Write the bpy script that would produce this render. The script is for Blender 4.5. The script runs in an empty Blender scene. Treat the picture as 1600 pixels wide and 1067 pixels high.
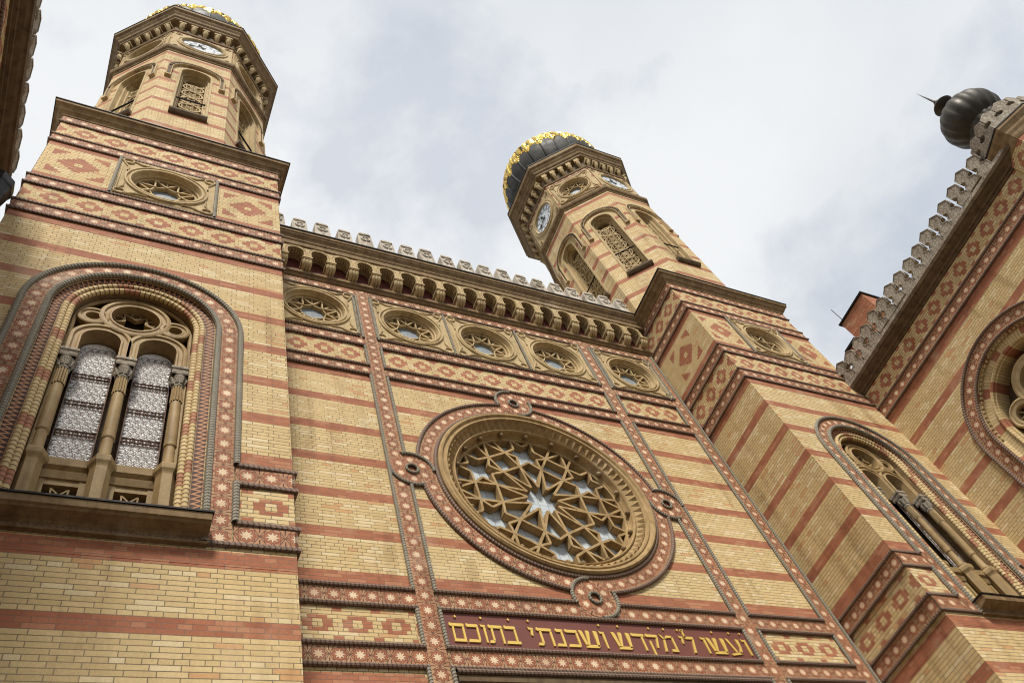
import bpy, math, random
from mathutils import Matrix, Vector
random.seed(7)
PI = math.pi
sc = bpy.context.scene
COL = sc.collection

# ---------------------------------------------------------------- camera
cam_d = bpy.data.cameras.new('camera'); cam = bpy.data.objects.new('camera', cam_d); COL.objects.link(cam)
sc.camera = cam
rt = Vector((0.8806618532, -0.3837817931, -0.2777521118))
dn = Vector((0.2032808683, 0.8356982095, -0.5101817237))
fw = Vector((0.4279153992, 0.3928358918, 0.8139830300))
cam.matrix_world = Matrix(((rt.x, -dn.x, -fw.x, -8.575), (rt.y, -dn.y, -fw.y, -10.0583), (rt.z, -dn.z, -fw.z, 1.6), (0, 0, 0, 1)))
cam_d.sensor_width = 36; cam_d.lens = 29.6505
cam_d.shift_x = -0.032533; cam_d.shift_y = -0.012613
cam_d.clip_start = .1; cam_d.clip_end = 3000

# ---------------------------------------------------------------- light
SUN_EL, SUN_AZ = 50, -20           # azimuth measured from -Y (camera side) towards +X
sdir = Vector((math.sin(math.radians(SUN_AZ))*math.cos(math.radians(SUN_EL)), -math.cos(math.radians(SUN_AZ))*math.cos(math.radians(SUN_EL)), math.sin(math.radians(SUN_EL))))
sun_d = bpy.data.lights.new('sun', 'SUN'); sun_d.energy = 3.0; sun_d.angle = math.radians(10); sun_d.color = (1, .95, .86)
sun = bpy.data.objects.new('sun', sun_d); COL.objects.link(sun)
sun.rotation_euler = (-sdir).to_track_quat('-Z', 'Y').to_euler(); sun.location = (0, -30, 60)

sc.view_settings.view_transform = 'Standard'; sc.view_settings.look = 'None'
sc.cycles.filter_width = 1.1
sc.view_settings.exposure = 0.6; sc.view_settings.gamma = 1

w = bpy.data.worlds.new('World'); sc.world = w; w.use_nodes = True
nt = w.node_tree; nt.nodes.clear()
out = nt.nodes.new('ShaderNodeOutputWorld'); bg = nt.nodes.new('ShaderNodeBackground')
sky = nt.nodes.new('ShaderNodeTexSky'); sky.sky_type = 'NISHITA'; sky.sun_disc = False
sky.sun_elevation = math.radians(SUN_EL); sky.sun_rotation = math.radians(180 - SUN_AZ); sky.air_density = 1.4; sky.dust_density = 2.0
tc = nt.nodes.new('ShaderNodeTexCoord')
mp = nt.nodes.new('ShaderNodeMapping'); mp.inputs['Scale'].default_value = (1.0, 1.0, 1.6); mp.inputs['Location'].default_value = (.25, 2.6, .3)
n1 = nt.nodes.new('ShaderNodeTexNoise'); n1.inputs['Scale'].default_value = 3.3; n1.inputs['Detail'].default_value = 9; n1.inputs['Roughness'].default_value = .58; n1.inputs['Distortion'].default_value = .1
r1 = nt.nodes.new('ShaderNodeMapRange'); r1.inputs[1].default_value = .36; r1.inputs[2].default_value = .50; r1.inputs[3].default_value = .68; r1.inputs[4].default_value = .97
n2 = nt.nodes.new('ShaderNodeTexNoise'); n2.inputs['Scale'].default_value = 1.5; n2.inputs['Detail'].default_value = 6
r2 = nt.nodes.new('ShaderNodeMapRange'); r2.inputs[1].default_value = .35; r2.inputs[2].default_value = .65
cc = nt.nodes.new('ShaderNodeMix'); cc.data_type = 'RGBA'; cc.inputs[6].default_value = (4.7, 4.95, 5.2, 1); cc.inputs[7].default_value = (6.05, 6.15, 6.25, 1)
mx = nt.nodes.new('ShaderNodeMix'); mx.data_type = 'RGBA'
L = nt.links.new
L(tc.outputs['Generated'], mp.inputs['Vector']); L(mp.outputs[0], n1.inputs['Vector']); L(mp.outputs[0], n2.inputs['Vector'])
L(n1.outputs[0], r1.inputs[0]); L(n2.outputs[0], r2.inputs[0]); L(r2.outputs[0], cc.inputs[0])
L(r1.outputs[0], mx.inputs[0]); L(sky.outputs[0], mx.inputs[6]); L(cc.outputs[2], mx.inputs[7])
L(mx.outputs[2], bg.inputs['Color']); bg.inputs['Strength'].default_value = 0.1
L(bg.outputs[0], out.inputs['Surface'])

# ---------------------------------------------------------------- node maths
class N:
    def __init__(s, nt): s.nt = nt
    def new(s, t): return s.nt.nodes.new(t)
    def put(s, sock, v):
        if isinstance(v, (int, float)): sock.default_value = v
        elif isinstance(v, tuple): sock.default_value = v if len(v) == 4 else v + (1,)
        else: s.nt.links.new(v, sock)
    def m(s, op, a, b=0, c=0):
        n = s.new('ShaderNodeMath'); n.operation = op
        s.put(n.inputs[0], a); s.put(n.inputs[1], b); s.put(n.inputs[2], c); return n.outputs[0]
    def add(s, a, b): return s.m('ADD', a, b)
    def sub(s, a, b): return s.m('SUBTRACT', a, b)
    def mul(s, a, b): return s.m('MULTIPLY', a, b)
    def div(s, a, b): return s.m('DIVIDE', a, b)
    def floor(s, a): return s.m('FLOOR', a)
    def fr(s, a): return s.m('FRACT', a)
    def abs(s, a): return s.m('ABSOLUTE', a)
    def lt(s, a, b): return s.m('LESS_THAN', a, b)
    def gt(s, a, b): return s.m('GREATER_THAN', a, b)
    def mn(s, a, b): return s.m('MINIMUM', a, b)
    def mxx(s, a, b): return s.m('MAXIMUM', a, b)
    def mod(s, a, b): return s.m('FLOORED_MODULO', a, b)
    def mix(s, f, a, b, mode='MIX'):
        n = s.new('ShaderNodeMix'); n.data_type = 'RGBA'; n.blend_type = mode
        s.put(n.inputs[0], f); s.put(n.inputs[6], a); s.put(n.inputs[7], b); return n.outputs[2]
    def rng(s, v, a, b, c, d, smooth=False):
        n = s.new('ShaderNodeMapRange'); s.put(n.inputs[0], v)
        if smooth: n.interpolation_type = 'SMOOTHSTEP'
        for i, x in enumerate((a, b, c, d)): s.put(n.inputs[i+1], x)
        return n.outputs[0]
    def xyz(s, x, y=0., z=0.):
        n = s.new('ShaderNodeCombineXYZ'); s.put(n.inputs[0], x); s.put(n.inputs[1], y); s.put(n.inputs[2], z); return n.outputs[0]
    def uv(s):
        t = s.new('ShaderNodeUVMap'); t.uv_map = 'uv'; q = s.new('ShaderNodeSeparateXYZ'); s.nt.links.new(t.outputs[0], q.inputs[0]); return q.outputs[0], q.outputs[1]
    def noise(s, scale, detail=3, rough=.5, vec=None, dist=0):
        n = s.new('ShaderNodeTexNoise'); n.inputs['Scale'].default_value = scale; n.inputs['Detail'].default_value = detail; n.inputs['Roughness'].default_value = rough; n.inputs['Distortion'].default_value = dist
        if vec is None:
            t = s.new('ShaderNodeNewGeometry'); vec = t.outputs['Position']
        s.nt.links.new(vec, n.inputs['Vector']); return n.outputs[0]
    def white(s, x, y, dim=0.):
        n = s.new('ShaderNodeTexWhiteNoise'); n.noise_dimensions = '3D'; s.nt.links.new(s.xyz(x, y, dim), n.inputs['Vector']); return n.outputs[0]
    def pos(s, sx, sy, sz):
        t = s.new('ShaderNodeNewGeometry'); n = s.new('ShaderNodeVectorMath'); n.operation = 'MULTIPLY'
        s.nt.links.new(t.outputs['Position'], n.inputs[0]); n.inputs[1].default_value = (sx, sy, sz); return n.outputs[0]
    def bump(s, h, strength=.4, dist=.01, normal=None):
        n = s.new('ShaderNodeBump'); n.inputs['Strength'].default_value = strength; n.inputs['Distance'].default_value = dist
        s.put(n.inputs['Height'], h)
        if normal is not None: s.nt.links.new(normal, n.inputs['Normal'])
        return n.outputs[0]

def mat(name):
    m = bpy.data.materials.new(name); m.use_nodes = True; t = m.node_tree; t.nodes.clear()
    o = t.nodes.new('ShaderNodeOutputMaterial'); b = t.nodes.new('ShaderNodeBsdfPrincipled'); t.links.new(b.outputs[0], o.inputs[0]); b.inputs['Specular IOR Level'].default_value = .22
    return m, N(t), b

YEL = (.62, .468, .245); YEL2 = (.52, .38, .185); YEL3 = (.69, .57, .36)
RED = (.395, .155, .082); RED2 = (.31, .11, .06); RED3 = (.45, .215, .12)
BH, BL = .0785, .3134            # course height, stretcher length
ZRED = 11.5545                   # foot of one red stripe; thirteen courses per period

def weather(n, col, amt=.5):
    """soot and rain streaks with shapes of their own"""
    st = n.noise(1.0, 5, .6, n.pos(2.2, 2.2, .22))
    bl = n.noise(.55, 6, .62)
    f = n.mul(n.rng(st, .48, .72, 0, 1, True), n.rng(bl, .38, .62, .2, 1, True))
    col = n.mix(n.mul(f, amt), col, n.mix(1., col, (.46, .40, .33), 'MULTIPLY'))
    f2 = n.rng(n.noise(.8, 6, .65), .56, .74, 0, .35, True)
    return n.mix(n.mul(f2, amt), col, (.66, .56, .40))

def brick(name, kind, mortar=(.20, .155, .09), base=None):
    m, n, b = mat(name)
    u, v = n.uv()
    j = n.floor(n.div(n.sub(v, ZRED), BH))
    fv = n.fr(n.div(n.sub(v, ZRED), BH))
    odd = n.mod(j, 2.)
    # alternate stretcher and header courses, as in the photograph's bond
    uu = n.add(n.div(u, BL), n.mul(odd, .25))
    hd = n.white(j, 3.7, 1.)                                  # some courses run in headers
    cells = n.add(1., n.lt(hd, .22))
    uu = n.mul(uu, cells)
    i = n.floor(uu); fu = n.fr(uu)
    mu = n.div(n.mn(fu, n.sub(1., fu)), cells)
    mort = n.mxx(n.lt(n.mul(mu, BL), .0056), n.lt(n.mul(n.mn(fv, n.sub(1., fv)), BH), .0060))
    if kind == 'stripe':
        red = n.lt(n.mod(j, 13.), 2.5)
    elif kind == 'red':
        red = n.add(n.mul(v, 0.), 1.)
    elif kind == 'frieze':                                    # v from 0 at the foot of the frieze, stepped diamonds
        P, H = base
        q = .0784
        jj = n.floor(n.div(v, BH)); jc = H/2/BH - .5
        dj = n.abs(n.sub(jj, jc))
        def du(off): return n.abs(n.sub(n.mul(n.add(n.floor(n.div(n.mod(n.add(u, off), P), q)), .5), q), P/2))
        d1 = n.add(n.div(du(0.), q), n.mul(dj, 1.15))
        a = n.lt(d1, 3.75 if H > .7 else 3.3)
        core = n.mul(n.lt(du(0.), .085), n.lt(dj, .6))
        d2 = n.add(n.div(du(P/2), q), n.mul(n.sub(jc + .5, dj), 1.1))
        red = n.mxx(n.mul(a, n.sub(1., core)), n.lt(d2, 2.35 if H > .7 else 1.9))
        j = jj
    elif kind == 'panel':                                     # one large stepped diamond with four corner triangles, u v from the middle
        W, H = base
        q = .0784
        uq = n.mul(n.add(n.floor(n.abs(n.div(u, q))), .5), q); vq = n.mul(n.add(n.floor(n.abs(n.div(v, BH))), .5), BH)
        dia = n.lt(n.add(n.div(uq, .44), n.div(vq, .46)), 1.)
        core = n.mul(n.lt(uq, .09), n.lt(vq, .05))
        tri = n.mul(n.mul(n.gt(n.add(uq, vq), .56 + .66 - .40), n.lt(uq, .56)), n.lt(vq, .66))
        edge = n.gt(n.abs(v), .80)
        red = n.mxx(n.mxx(n.mul(dia, n.sub(1., core)), tri), edge)
    w1 = n.white(i, j); w2 = n.white(i, j, 5.); w3 = n.white(i, j, 9.)
    ycol = n.mix(n.mul(w1, .75), YEL, YEL2); ycol = n.mix(n.mul(n.gt(w2, .86), .7), ycol, YEL3)
    ycol = n.mix(n.mul(n.lt(w3, .035), .65), ycol, (.52, .25, .11))
    rcol = n.mix(n.mul(w1, .9), RED, RED2); rcol = n.mix(n.mul(n.gt(w2, .80), .7), rcol, RED3)
    col = n.mix(red, ycol, rcol)
    pale = n.rng(n.noise(.5, 4, .6), .42, .62, 0, 1, True)
    mcol = n.mix(pale, mortar, (.29, .225, .135))
    mcol = n.mix(n.mul(red, .7), mcol, (.26, .12, .085))
    col = n.mix(mort, col, mcol)
    fine = n.noise(38., 3, .6); col = n.mix(.35, col, n.mix(1., col, n.xyz(n.rng(fine, .3, .7, .72, 1.25), n.rng(fine, .3, .7, .72, 1.25), n.rng(fine, .3, .7, .70, 1.25)), 'MULTIPLY'))
    patch = n.rng(n.noise(.33, 4, .6), .35, .68, 0, 1, True)
    col = n.mix(n.mul(patch, .32), col, n.mix(1., col, (.82, .74, .60), 'MULTIPLY'))
    col = weather(n, col, .65)
    n.put(b.inputs['Base Color'], col); b.inputs['Roughness'].default_value = .78
    h = n.sub(n.add(n.mul(fine, .25), n.mul(w3, .4)), n.mul(mort, 1.))
    n.put(b.inputs['Normal'], n.bump(h, .55, .012))
    return m

def star_sd(n, x, y, pts, r1, r2):
    th = n.m('ARCTAN2', y, x); r = n.m('SQRT', n.add(n.mul(x, x), n.mul(y, y)))
    a = n.abs(n.sub(n.mod(n.add(th, PI/pts), 2*PI/pts), PI/pts))
    px = n.mul(r, n.m('COSINE', a)); py = n.mul(r, n.m('SINE', a))
    dx = r2*math.cos(PI/pts) - r1; dy = r2*math.sin(PI/pts); l = math.hypot(dx, dy)
    return n.sub(n.mul(n.sub(px, r1), dy/l), n.mul(py, dx/l))

def star_tile(name):
    m, n, b = mat(name)
    u, v = n.uv()
    x = n.sub(n.fr(u), .5); y = n.sub(v, .5)
    wn = n.white(n.floor(u), 1.3, 2.)
    s1 = star_sd(n, x, y, 8, .305, .15)
    s2 = star_sd(n, x, y, 8, .47, .33)
    wn2 = n.white(n.floor(u), 7.7, n.floor(n.mul(v, 1.)))
    terr = n.mix(wn, (.48, .17, .075), (.33, .105, .05)); terr = n.mix(n.mul(n.gt(wn2, .85), .6), terr, (.40, .20, .12))
    line = (.10, .05, .035)
    pale = n.mix(wn, (.40, .19, .10), (.42, .26, .14))
    col = n.mix(n.lt(s2, 0.), pale, terr)
    col = n.mix(n.lt(n.abs(n.add(s2, .005)), .017), col, line)
    col = n.mix(n.lt(n.abs(n.add(s2, .065)), .010), col, n.mix(.5, line, (.44, .145, .07)))
    col = n.mix(n.lt(s1, .022), col, line)
    col = n.mix(n.lt(s1, 0.), col, n.mix(wn, (.68, .53, .36), (.58, .40, .26)))
    # crossing ribbons between the tiles
    ax = n.sub(.5, n.abs(x)); ay = n.abs(y)
    rib = n.mul(n.lt(n.abs(n.sub(ax, n.mul(ay, .55))), .018), n.gt(s2, 0.))
    col = n.mix(rib, col, line)
    bar = n.mul(n.mul(n.lt(ax, .028), n.gt(ay, .2)), n.gt(s2, 0.)); col = n.mix(bar, col, line)
    fine = n.noise(40., 3, .6); col = n.mix(.3, col, n.mix(1., col, n.xyz(n.rng(fine, .3, .7, .7, 1.3), n.rng(fine, .3, .7, .7, 1.3), n.rng(fine, .3, .7, .7, 1.3)), 'MULTIPLY'))
    col = n.mix(n.rng(n.noise(2.3, 5, .65), .45, .7, 0, .55, True), col, n.mix(1., col, (.55, .48, .42), 'MULTIPLY'))
    col = weather(n, col, .7)
    n.put(b.inputs['Base Color'], col); b.inputs['Roughness'].default_value = .7
    h = n.add(n.mul(n.lt(s1, 0.), 1.), n.mul(n.lt(s2, 0.), .6)); n.put(b.inputs['Normal'], n.bump(h, .5, .012))
    return m

def rope_mat(name, c1, c2, per=.085):
    m, n, b = mat(name); u, v = n.uv()
    t = n.fr(n.add(n.div(u, per), v)); tri = n.abs(n.sub(t, .5))
    col = n.mix(n.rng(tri, .30, .48, 0, 1, True), c1, c2)
    f = n.noise(16., 4, .6); col = n.mix(n.rng(f, .35, .7, 0, .6), col, n.mix(1., col, (.55, .52, .48), 'MULTIPLY'))
    col = weather(n, col, .4)
    n.put(b.inputs['Base Color'], col); b.inputs['Roughness'].default_value = .7
    n.put(b.inputs['Normal'], n.bump(n.sub(1., n.mul(n.mul(tri, tri), 4.)), .6, .02)); return m

def stone(name, c1, c2, rough=.8, sc_=5., wamt=.6, carve=0):
    m, n, b = mat(name)
    f = n.noise(sc_, 6, .62); g = n.noise(45., 3, .6); st = n.noise(1., 5, .6, n.pos(9, 9, .9))
    col = n.mix(n.rng(f, .3, .7, 0, 1), c1, c2)
    col = n.mix(n.rng(st, .45, .75, 0, .6, True), col, n.mix(1., col, (.50, .45, .38), 'MULTIPLY'))
    col = n.mix(.3, col, n.mix(1., col, n.xyz(n.rng(g, .3, .7, .65, 1.3), n.rng(g, .3, .7, .65, 1.3), n.rng(g, .3, .7, .65, 1.3)), 'MULTIPLY'))
    cr = n.rng(n.noise(2.6, 7, .7), .54, .68, 0, .6, True); col = n.mix(n.mul(cr, wamt), col, n.mix(1., col, (.42, .38, .33), 'MULTIPLY'))
    col = n.mix(n.rng(n.noise(.9, 4, .6), .35, .65, 0, .35, True), col, n.mix(1., col, (1.15, 1.12, 1.1), 'MULTIPLY'))
    h = n.add(n.mul(g, .5), n.mul(f, .5))
    if carve:
        u, v = n.uv()
        t = n.new('ShaderNodeTexVoronoi'); t.feature = 'DISTANCE_TO_EDGE'; t.inputs['Scale'].default_value = carve
        n.nt.links.new(n.xyz(u, v), t.inputs['Vector']); e = n.lt(t.outputs[0], .09)
        col = n.mix(n.mul(e, .55), col, n.mix(1., col, (.35, .30, .25), 'MULTIPLY')); h = n.sub(h, n.mul(e, 1.5))
    col = weather(n, col, wamt)
    n.put(b.inputs['Base Color'], col); b.inputs['Roughness'].default_value = rough
    n.put(b.inputs['Normal'], n.bump(h, .45, .012)); return m

def plain(name, c, rough=.5, metal=0., var=.3, sc_=8.):
    m, n, b = mat(name); f = n.noise(sc_, 5, .6)
    n.put(b.inputs['Base Color'], n.mix(n.rng(f, .3, .7, 0, 1), c, tuple(x*(1-var) for x in c)))
    n.put(b.inputs['Roughness'], n.rng(f, .3, .7, rough*.8, min(1, rough*1.2))); b.inputs['Metallic'].default_value = metal
    n.put(b.inputs['Normal'], n.bump(f, .2, .01)); return m

M = {}
M['wall'] = brick('striped_brick', 'stripe')
M['red'] = brick('red_brick', 'red')
M['frieze'] = brick('frieze_brick', 'frieze', base=(.6268, .785))
M['frieze_low'] = brick('low_frieze_brick', 'frieze', base=(.6268, .63))
M['panel'] = brick('diamond_brick', 'panel', base=(.68, .9))
M['star'] = star_tile('star_tile')
M['rope'] = rope_mat('rope_terracotta', (.235, .16, .12), (.11, .07, .055), .07)
M['ropev'] = rope_mat('grey_rope_terracotta', (.27, .245, .19), (.14, .12, .09), .06)
M['stone'] = stone('buff_terracotta', (.50, .385, .215), (.40, .295, .15))
M['rose'] = stone('brown_terracotta', (.40, .28, .135), (.30, .20, .09))
M['pale'] = stone('pale_stone', (.55, .50, .425), (.41, .37, .31), wamt=1.)
M['carved'] = stone('carved_stone', (.41, .365, .295), (.30, .26, .21), carve=9., wamt=.7)
M['cornice'] = stone('shaded_brown_cornice', (.27, .185, .095), (.17, .11, .055), wamt=.8)  # brown darkened to carry the shade under sills and cornices
M['column'] = stone('shaded_buff_column', (.36, .255, .125), (.27, .18, .08), rough=.6, wamt=.3)  # buff darkened, the window recess's shade is in the colour
M['dark'] = stone('dark_stone', (.16, .11, .06), (.09, .06, .035))  # one dark stone for sills, portal and recess backs
M['darkred'] = plain('shaded_dark_red', (.13, .034, .027), .7)  # dark red ground, colour deepened for the shade between corbels
M['sign'] = plain('oxblood_panel', (.175, .065, .05), .42, var=.15, sc_=2.)
M['gold'] = plain('gilding', (.83, .56, .13), .3, 1., .25, 20.)
M['letter'] = plain('gilt_letters', (.78, .54, .14), .38, .35, .12, 20.)
M['lead'] = plain('grey_sheet_metal', (.066, .063, .058), .6, .0, .45, 2.5)
M['bronze'] = plain('dark_copper', (.06, .053, .04), .5, .25, .4, 4.)
M['iron'] = plain('black_iron', (.025, .022, .02), .5, .5)
M['lattice'] = plain('rusty_lattice', (.22, .145, .11), .6)
M['wood'] = plain('dark_door_wood', (.10, .05, .03), .5)
M['chim'] = brick('chimney_brick', 'red')
M['paving'] = stone('grey_paving', (.12, .115, .105), (.085, .08, .075), sc_=1.2)  # kept dark in place of the shade over the enclosed court

def zigzag():
    m, n, b = mat('zigzag_terracotta'); u, v = n.uv()
    t = n.abs(n.sub(n.fr(n.div(u, .095)), .5))                # 0 .. .5
    d = n.abs(n.sub(v, n.add(.2, n.mul(t, 1.2))))
    on = n.lt(d, .15)
    col = n.mix(on, (.07, .035, .025), (.46, .23, .12))
    col = n.mix(n.mxx(n.lt(v, .07), n.gt(v, .93)), col, (.50, .33, .19))
    n.put(b.inputs['Base Color'], weather(n, col, .4)); b.inputs['Roughness'].default_value = .7
    n.put(b.inputs['Normal'], n.bump(on, 1., .03)); return m
M['zigzag'] = zigzag()

def rolls():
    m, n, b = mat('moulded_brick_roll'); u, v = n.uv()
    k = n.div(u, .085); j = n.floor(k); w1 = n.white(j, 1.)
    red = n.lt(n.mod(n.add(j, 4.), 13.), 2.5)
    col = n.mix(red, n.mix(w1, YEL, YEL2), n.mix(w1, (.42, .19, .11), (.36, .17, .095)))
    jt = n.abs(n.sub(n.fr(k), .5)); col = n.mix(n.gt(jt, .40), col, (.13, .085, .045))
    n.put(b.inputs['Base Color'], weather(n, col, .4)); b.inputs['Roughness'].default_value = .75
    n.put(b.inputs['Normal'], n.bump(n.sub(.25, n.mul(jt, jt)), .8, .04)); return m
M['roll'] = rolls()

def voussoir():
    m, n, b = mat('voussoir_brick'); u, v = n.uv()
    k = n.div(u, .085); j = n.floor(k); w1 = n.white(j, 1.)
    red = n.lt(n.mod(j, 12.), 3.)
    col = n.mix(red, n.mix(w1, YEL, YEL2), n.mix(w1, RED, RED2))
    jt = n.abs(n.sub(n.fr(k), .5)); mo = n.gt(jt, .44); col = n.mix(mo, col, (.2, .15, .09))
    n.put(b.inputs['Base Color'], weather(n, col, .4)); b.inputs['Roughness'].default_value = .75
    n.put(b.inputs['Normal'], n.bump(n.sub(1., mo), .5, .012)); return m
M['voussoir'] = voussoir()

def glass(name, c1, c2, cell, rough=.25):
    m, n, b = mat(name); u, v = n.uv()
    iu, iv = n.floor(n.div(u, cell[0])), n.floor(n.div(v, cell[1]))
    fu, fv = n.fr(n.div(u, cell[0])), n.fr(n.div(v, cell[1]))
    e = n.mxx(n.gt(n.abs(n.sub(fu, .5)), .475), n.gt(n.abs(n.sub(fv, .5)), .475))
    wn = n.white(iu, iv); col = n.mix(wn, c1, c2); col = n.mix(n.mul(e, .75), col, (.09, .10, .11))
    n.put(b.inputs['Base Color'], col); b.inputs['Roughness'].default_value = rough; b.inputs['IOR'].default_value = 1.5
    n.put(b.inputs['Normal'], n.bump(n.noise(9., 2), .15, .01)); return m
M['glass'] = glass('dusky_glass', (.30, .33, .35), (.20, .23, .25), (.16, .16), .4)
M['dusky'] = M['glass']
M['glass'] = glass('leaded_glass', (.52, .56, .58), (.42, .47, .50), (.21, .21), .55)
M['pane'] = glass('patterned_glass', (.93, .93, .91), (.78, .79, .78), (.105, .21), .5)

def clock_face():
    m, n, b = mat('enamel_clock_dial'); u, v = n.uv()           # u v -1..1 over the dial
    r = n.m('SQRT', n.add(n.mul(u, u), n.mul(v, v))); a = n.m('ARCTAN2', v, u)
    seg = n.abs(n.sub(n.fr(n.add(n.mul(a, 12/(2*PI)), .5)), .5))
    num = n.mul(n.mul(n.gt(r, .64), n.lt(r, .88)), n.lt(seg, .17))
    num = n.mul(num, n.lt(n.abs(n.sub(n.fr(n.mul(n.mul(seg, r), 14.)), .5)), .36))
    spoke = n.mul(n.mul(n.lt(r, .60), n.gt(r, .18)), n.lt(n.abs(n.sub(n.abs(n.m('SINE', n.mul(a, 6.))), n.mul(r, 1.5))), .13))
    ring = n.mxx(n.lt(n.abs(n.sub(r, .61)), .018), n.lt(n.abs(n.sub(r, .92)), .022))
    dark = n.mxx(n.mxx(num, ring), spoke)
    col = n.mix(dark, (.70, .74, .78), (.05, .055, .07))
    n.put(b.inputs['Base Color'], col); b.inputs['Roughness'].default_value = .4; return m
M['dial'] = clock_face()

# ---------------------------------------------------------------- mesh builder;  P(u, v, n): u along the wall, v up, n out of it
def P(u, v, n): return (u, -n, v)
class MB:
    def __init__(s): s.v = []; s.f = []; s.uv = []
    def face(s, pts, uvs=None):
        k = len(s.v); s.v += [tuple(p) for p in pts]; s.f.append(tuple(range(k, k+len(pts))))
        s.uv += list(uvs) if uvs else [(p[0]-p[1]*.999, p[2]) for p in pts]
    def grid(s, rows, uvs, closed=False):
        """rows: list of rings of points; quads between neighbours"""
        k = len(s.v); w_ = len(rows[0])
        for r in rows: s.v += [tuple(p) for p in r]
        for i in range(len(rows)-1):
            for j in range(w_ - (0 if closed else 1)):
                a, b = i*w_+j, i*w_+(j+1) % w_
                c, d = b+w_, a+w_
                s.f.append((k+a, k+b, k+c, k+d))
                jn = j+1
                s.uv += [uvs(i, j), uvs(i, jn), uvs(i+1, jn), uvs(i+1, j)]
    def rect(s, u0, u1, v0, v1, n, uv=None):
        s.face([P(u0, v0, n), P(u1, v0, n), P(u1, v1, n), P(u0, v1, n)], uv or [(u0, v0), (u1, v0), (u1, v1), (u0, v1)])
    def box(s, u0, u1, v0, v1, n0, n1, front_uv=None, back=True):
        s.rect(u0, u1, v0, v1, n1, front_uv)
        s.face([P(u1, v0, n1), P(u1, v0, n0), P(u1, v1, n0), P(u1, v1, n1)], [(n1, v0), (n0, v0), (n0, v1), (n1, v1)])
        s.face([P(u0, v0, n0), P(u0, v0, n1), P(u0, v1, n1), P(u0, v1, n0)], [(n0, v0), (n1, v0), (n1, v1), (n0, v1)])
        s.face([P(u0, v1, n1), P(u1, v1, n1), P(u1, v1, n0), P(u0, v1, n0)], [(u0, n1), (u1, n1), (u1, n0), (u0, n0)])
        s.face([P(u0, v0, n0), P(u1, v0, n0), P(u1, v0, n1), P(u0, v0, n1)], [(u0, n0), (u1, n0), (u1, n1), (u0, n1)])
        if back: s.face([P(u1, v0, n0), P(u0, v0, n0), P(u0, v1, n0), P(u1, v1, n0)])
    def tube(s, pts, r, k=8, closed=False, cap=False):
        pts = [Vector(p) for p in pts]; m = len(pts); ring = []; ln = [0.]
        for i in range(1, m+1): ln.append(ln[-1] + (pts[i % m]-pts[i-1]).length)
        up = None
        for i, p in enumerate(pts):
            a = pts[i-1] if (i or closed) else p; c = pts[(i+1) % m] if (i < m-1 or closed) else p
            t = (c-a).normalized()
            if up is None:
                up = Vector((0, 0, 1)) if abs(t.z) < .9 else Vector((0, 1, 0))
            sx = t.cross(up).normalized(); up = sx.cross(t).normalized()
            rr = r[i] if isinstance(r, (list, tuple)) else r
            ring.append([p + sx*rr*math.cos(2*PI*q/k) + up*rr*math.sin(2*PI*q/k) for q in range(k)])
        if closed: ring.append(ring[0])
        s.grid(ring, lambda i, j: (ln[i], j/k), True)
        if cap and not closed:
            for rg in (ring[0], ring[-1]): s.face(rg)
    def lathe(s, cu, cv, prof, seg=64, a0=0., a1=2*PI, star=False, fixr=None):
        """revolve (r, n) about the wall normal"""
        tot = [0.]
        for i in range(1, len(prof)): tot.append(tot[-1] + math.hypot(prof[i][0]-prof[i-1][0], prof[i][1]-prof[i-1][1]))
        rm = fixr or sum(p[0] for p in prof)/len(prof)
        rows = [[P(cu+r*math.cos(a0+(a1-a0)*k/seg), cv+r*math.sin(a0+(a1-a0)*k/seg), n) for r, n in prof] for k in range(seg+1)]
        if star:
            cnt = max(1, round(abs(a1-a0)*rm/.3134)); s.grid(rows, lambda i, j: (cnt*i/seg, tot[j]/tot[-1]))
        else: s.grid(rows, lambda i, j: ((a1-a0)*i/seg*rm, tot[j]))
    def arch(s, cu, cv, vb, prof, seg=40, star=False, unit=False):
        """sweep (r, n) up the left leg, round the arch and down the right leg"""
        tot = [0.]
        for i in range(1, len(prof)): tot.append(tot[-1] + math.hypot(prof[i][0]-prof[i-1][0], prof[i][1]-prof[i-1][1]))
        rm = sum(p[0] for p in prof)/len(prof); rows = []; ln = []
        leg = cv - vb; nl = 6 if leg > .01 else 0
        for k in range(nl): rows.append([P(cu-r, vb+leg*k/nl, n) for r, n in prof]); ln.append(leg*k/nl)
        for k in range(seg+1):
            a = PI - PI*k/seg
            rows.append([P(cu+r*math.cos(a), cv+r*math.sin(a), n) for r, n in prof]); ln.append(leg + rm*PI*k/seg)
        for k in range(1, nl+1): rows.append([P(cu+r, cv-leg*k/nl, n) for r, n in prof]); ln.append(leg + rm*PI + leg*k/nl)
        sc2 = 1.
        if star: sc2 = round(ln[-1]/.3134)/ln[-1]
        if star or unit: s.grid(rows, lambda i, j: (ln[i]*sc2, tot[j]/tot[-1]))
        else: s.grid(rows, lambda i, j: (ln[i], tot[j]))
    def extr(s, u0, u1, prof, caps=True):
        """run (v, n) along u"""
        tot = [0.]
        for i in range(1, len(prof)): tot.append(tot[-1] + math.hypot(prof[i][0]-prof[i-1][0], prof[i][1]-prof[i-1][1]))
        rows = [[P(u, v, n) for v, n in prof] for u in (u0, u1)]
        s.grid(rows, lambda i, j: ((u0, u1)[i], tot[j]))
        if caps:
            for r in rows: s.face(r)
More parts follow.
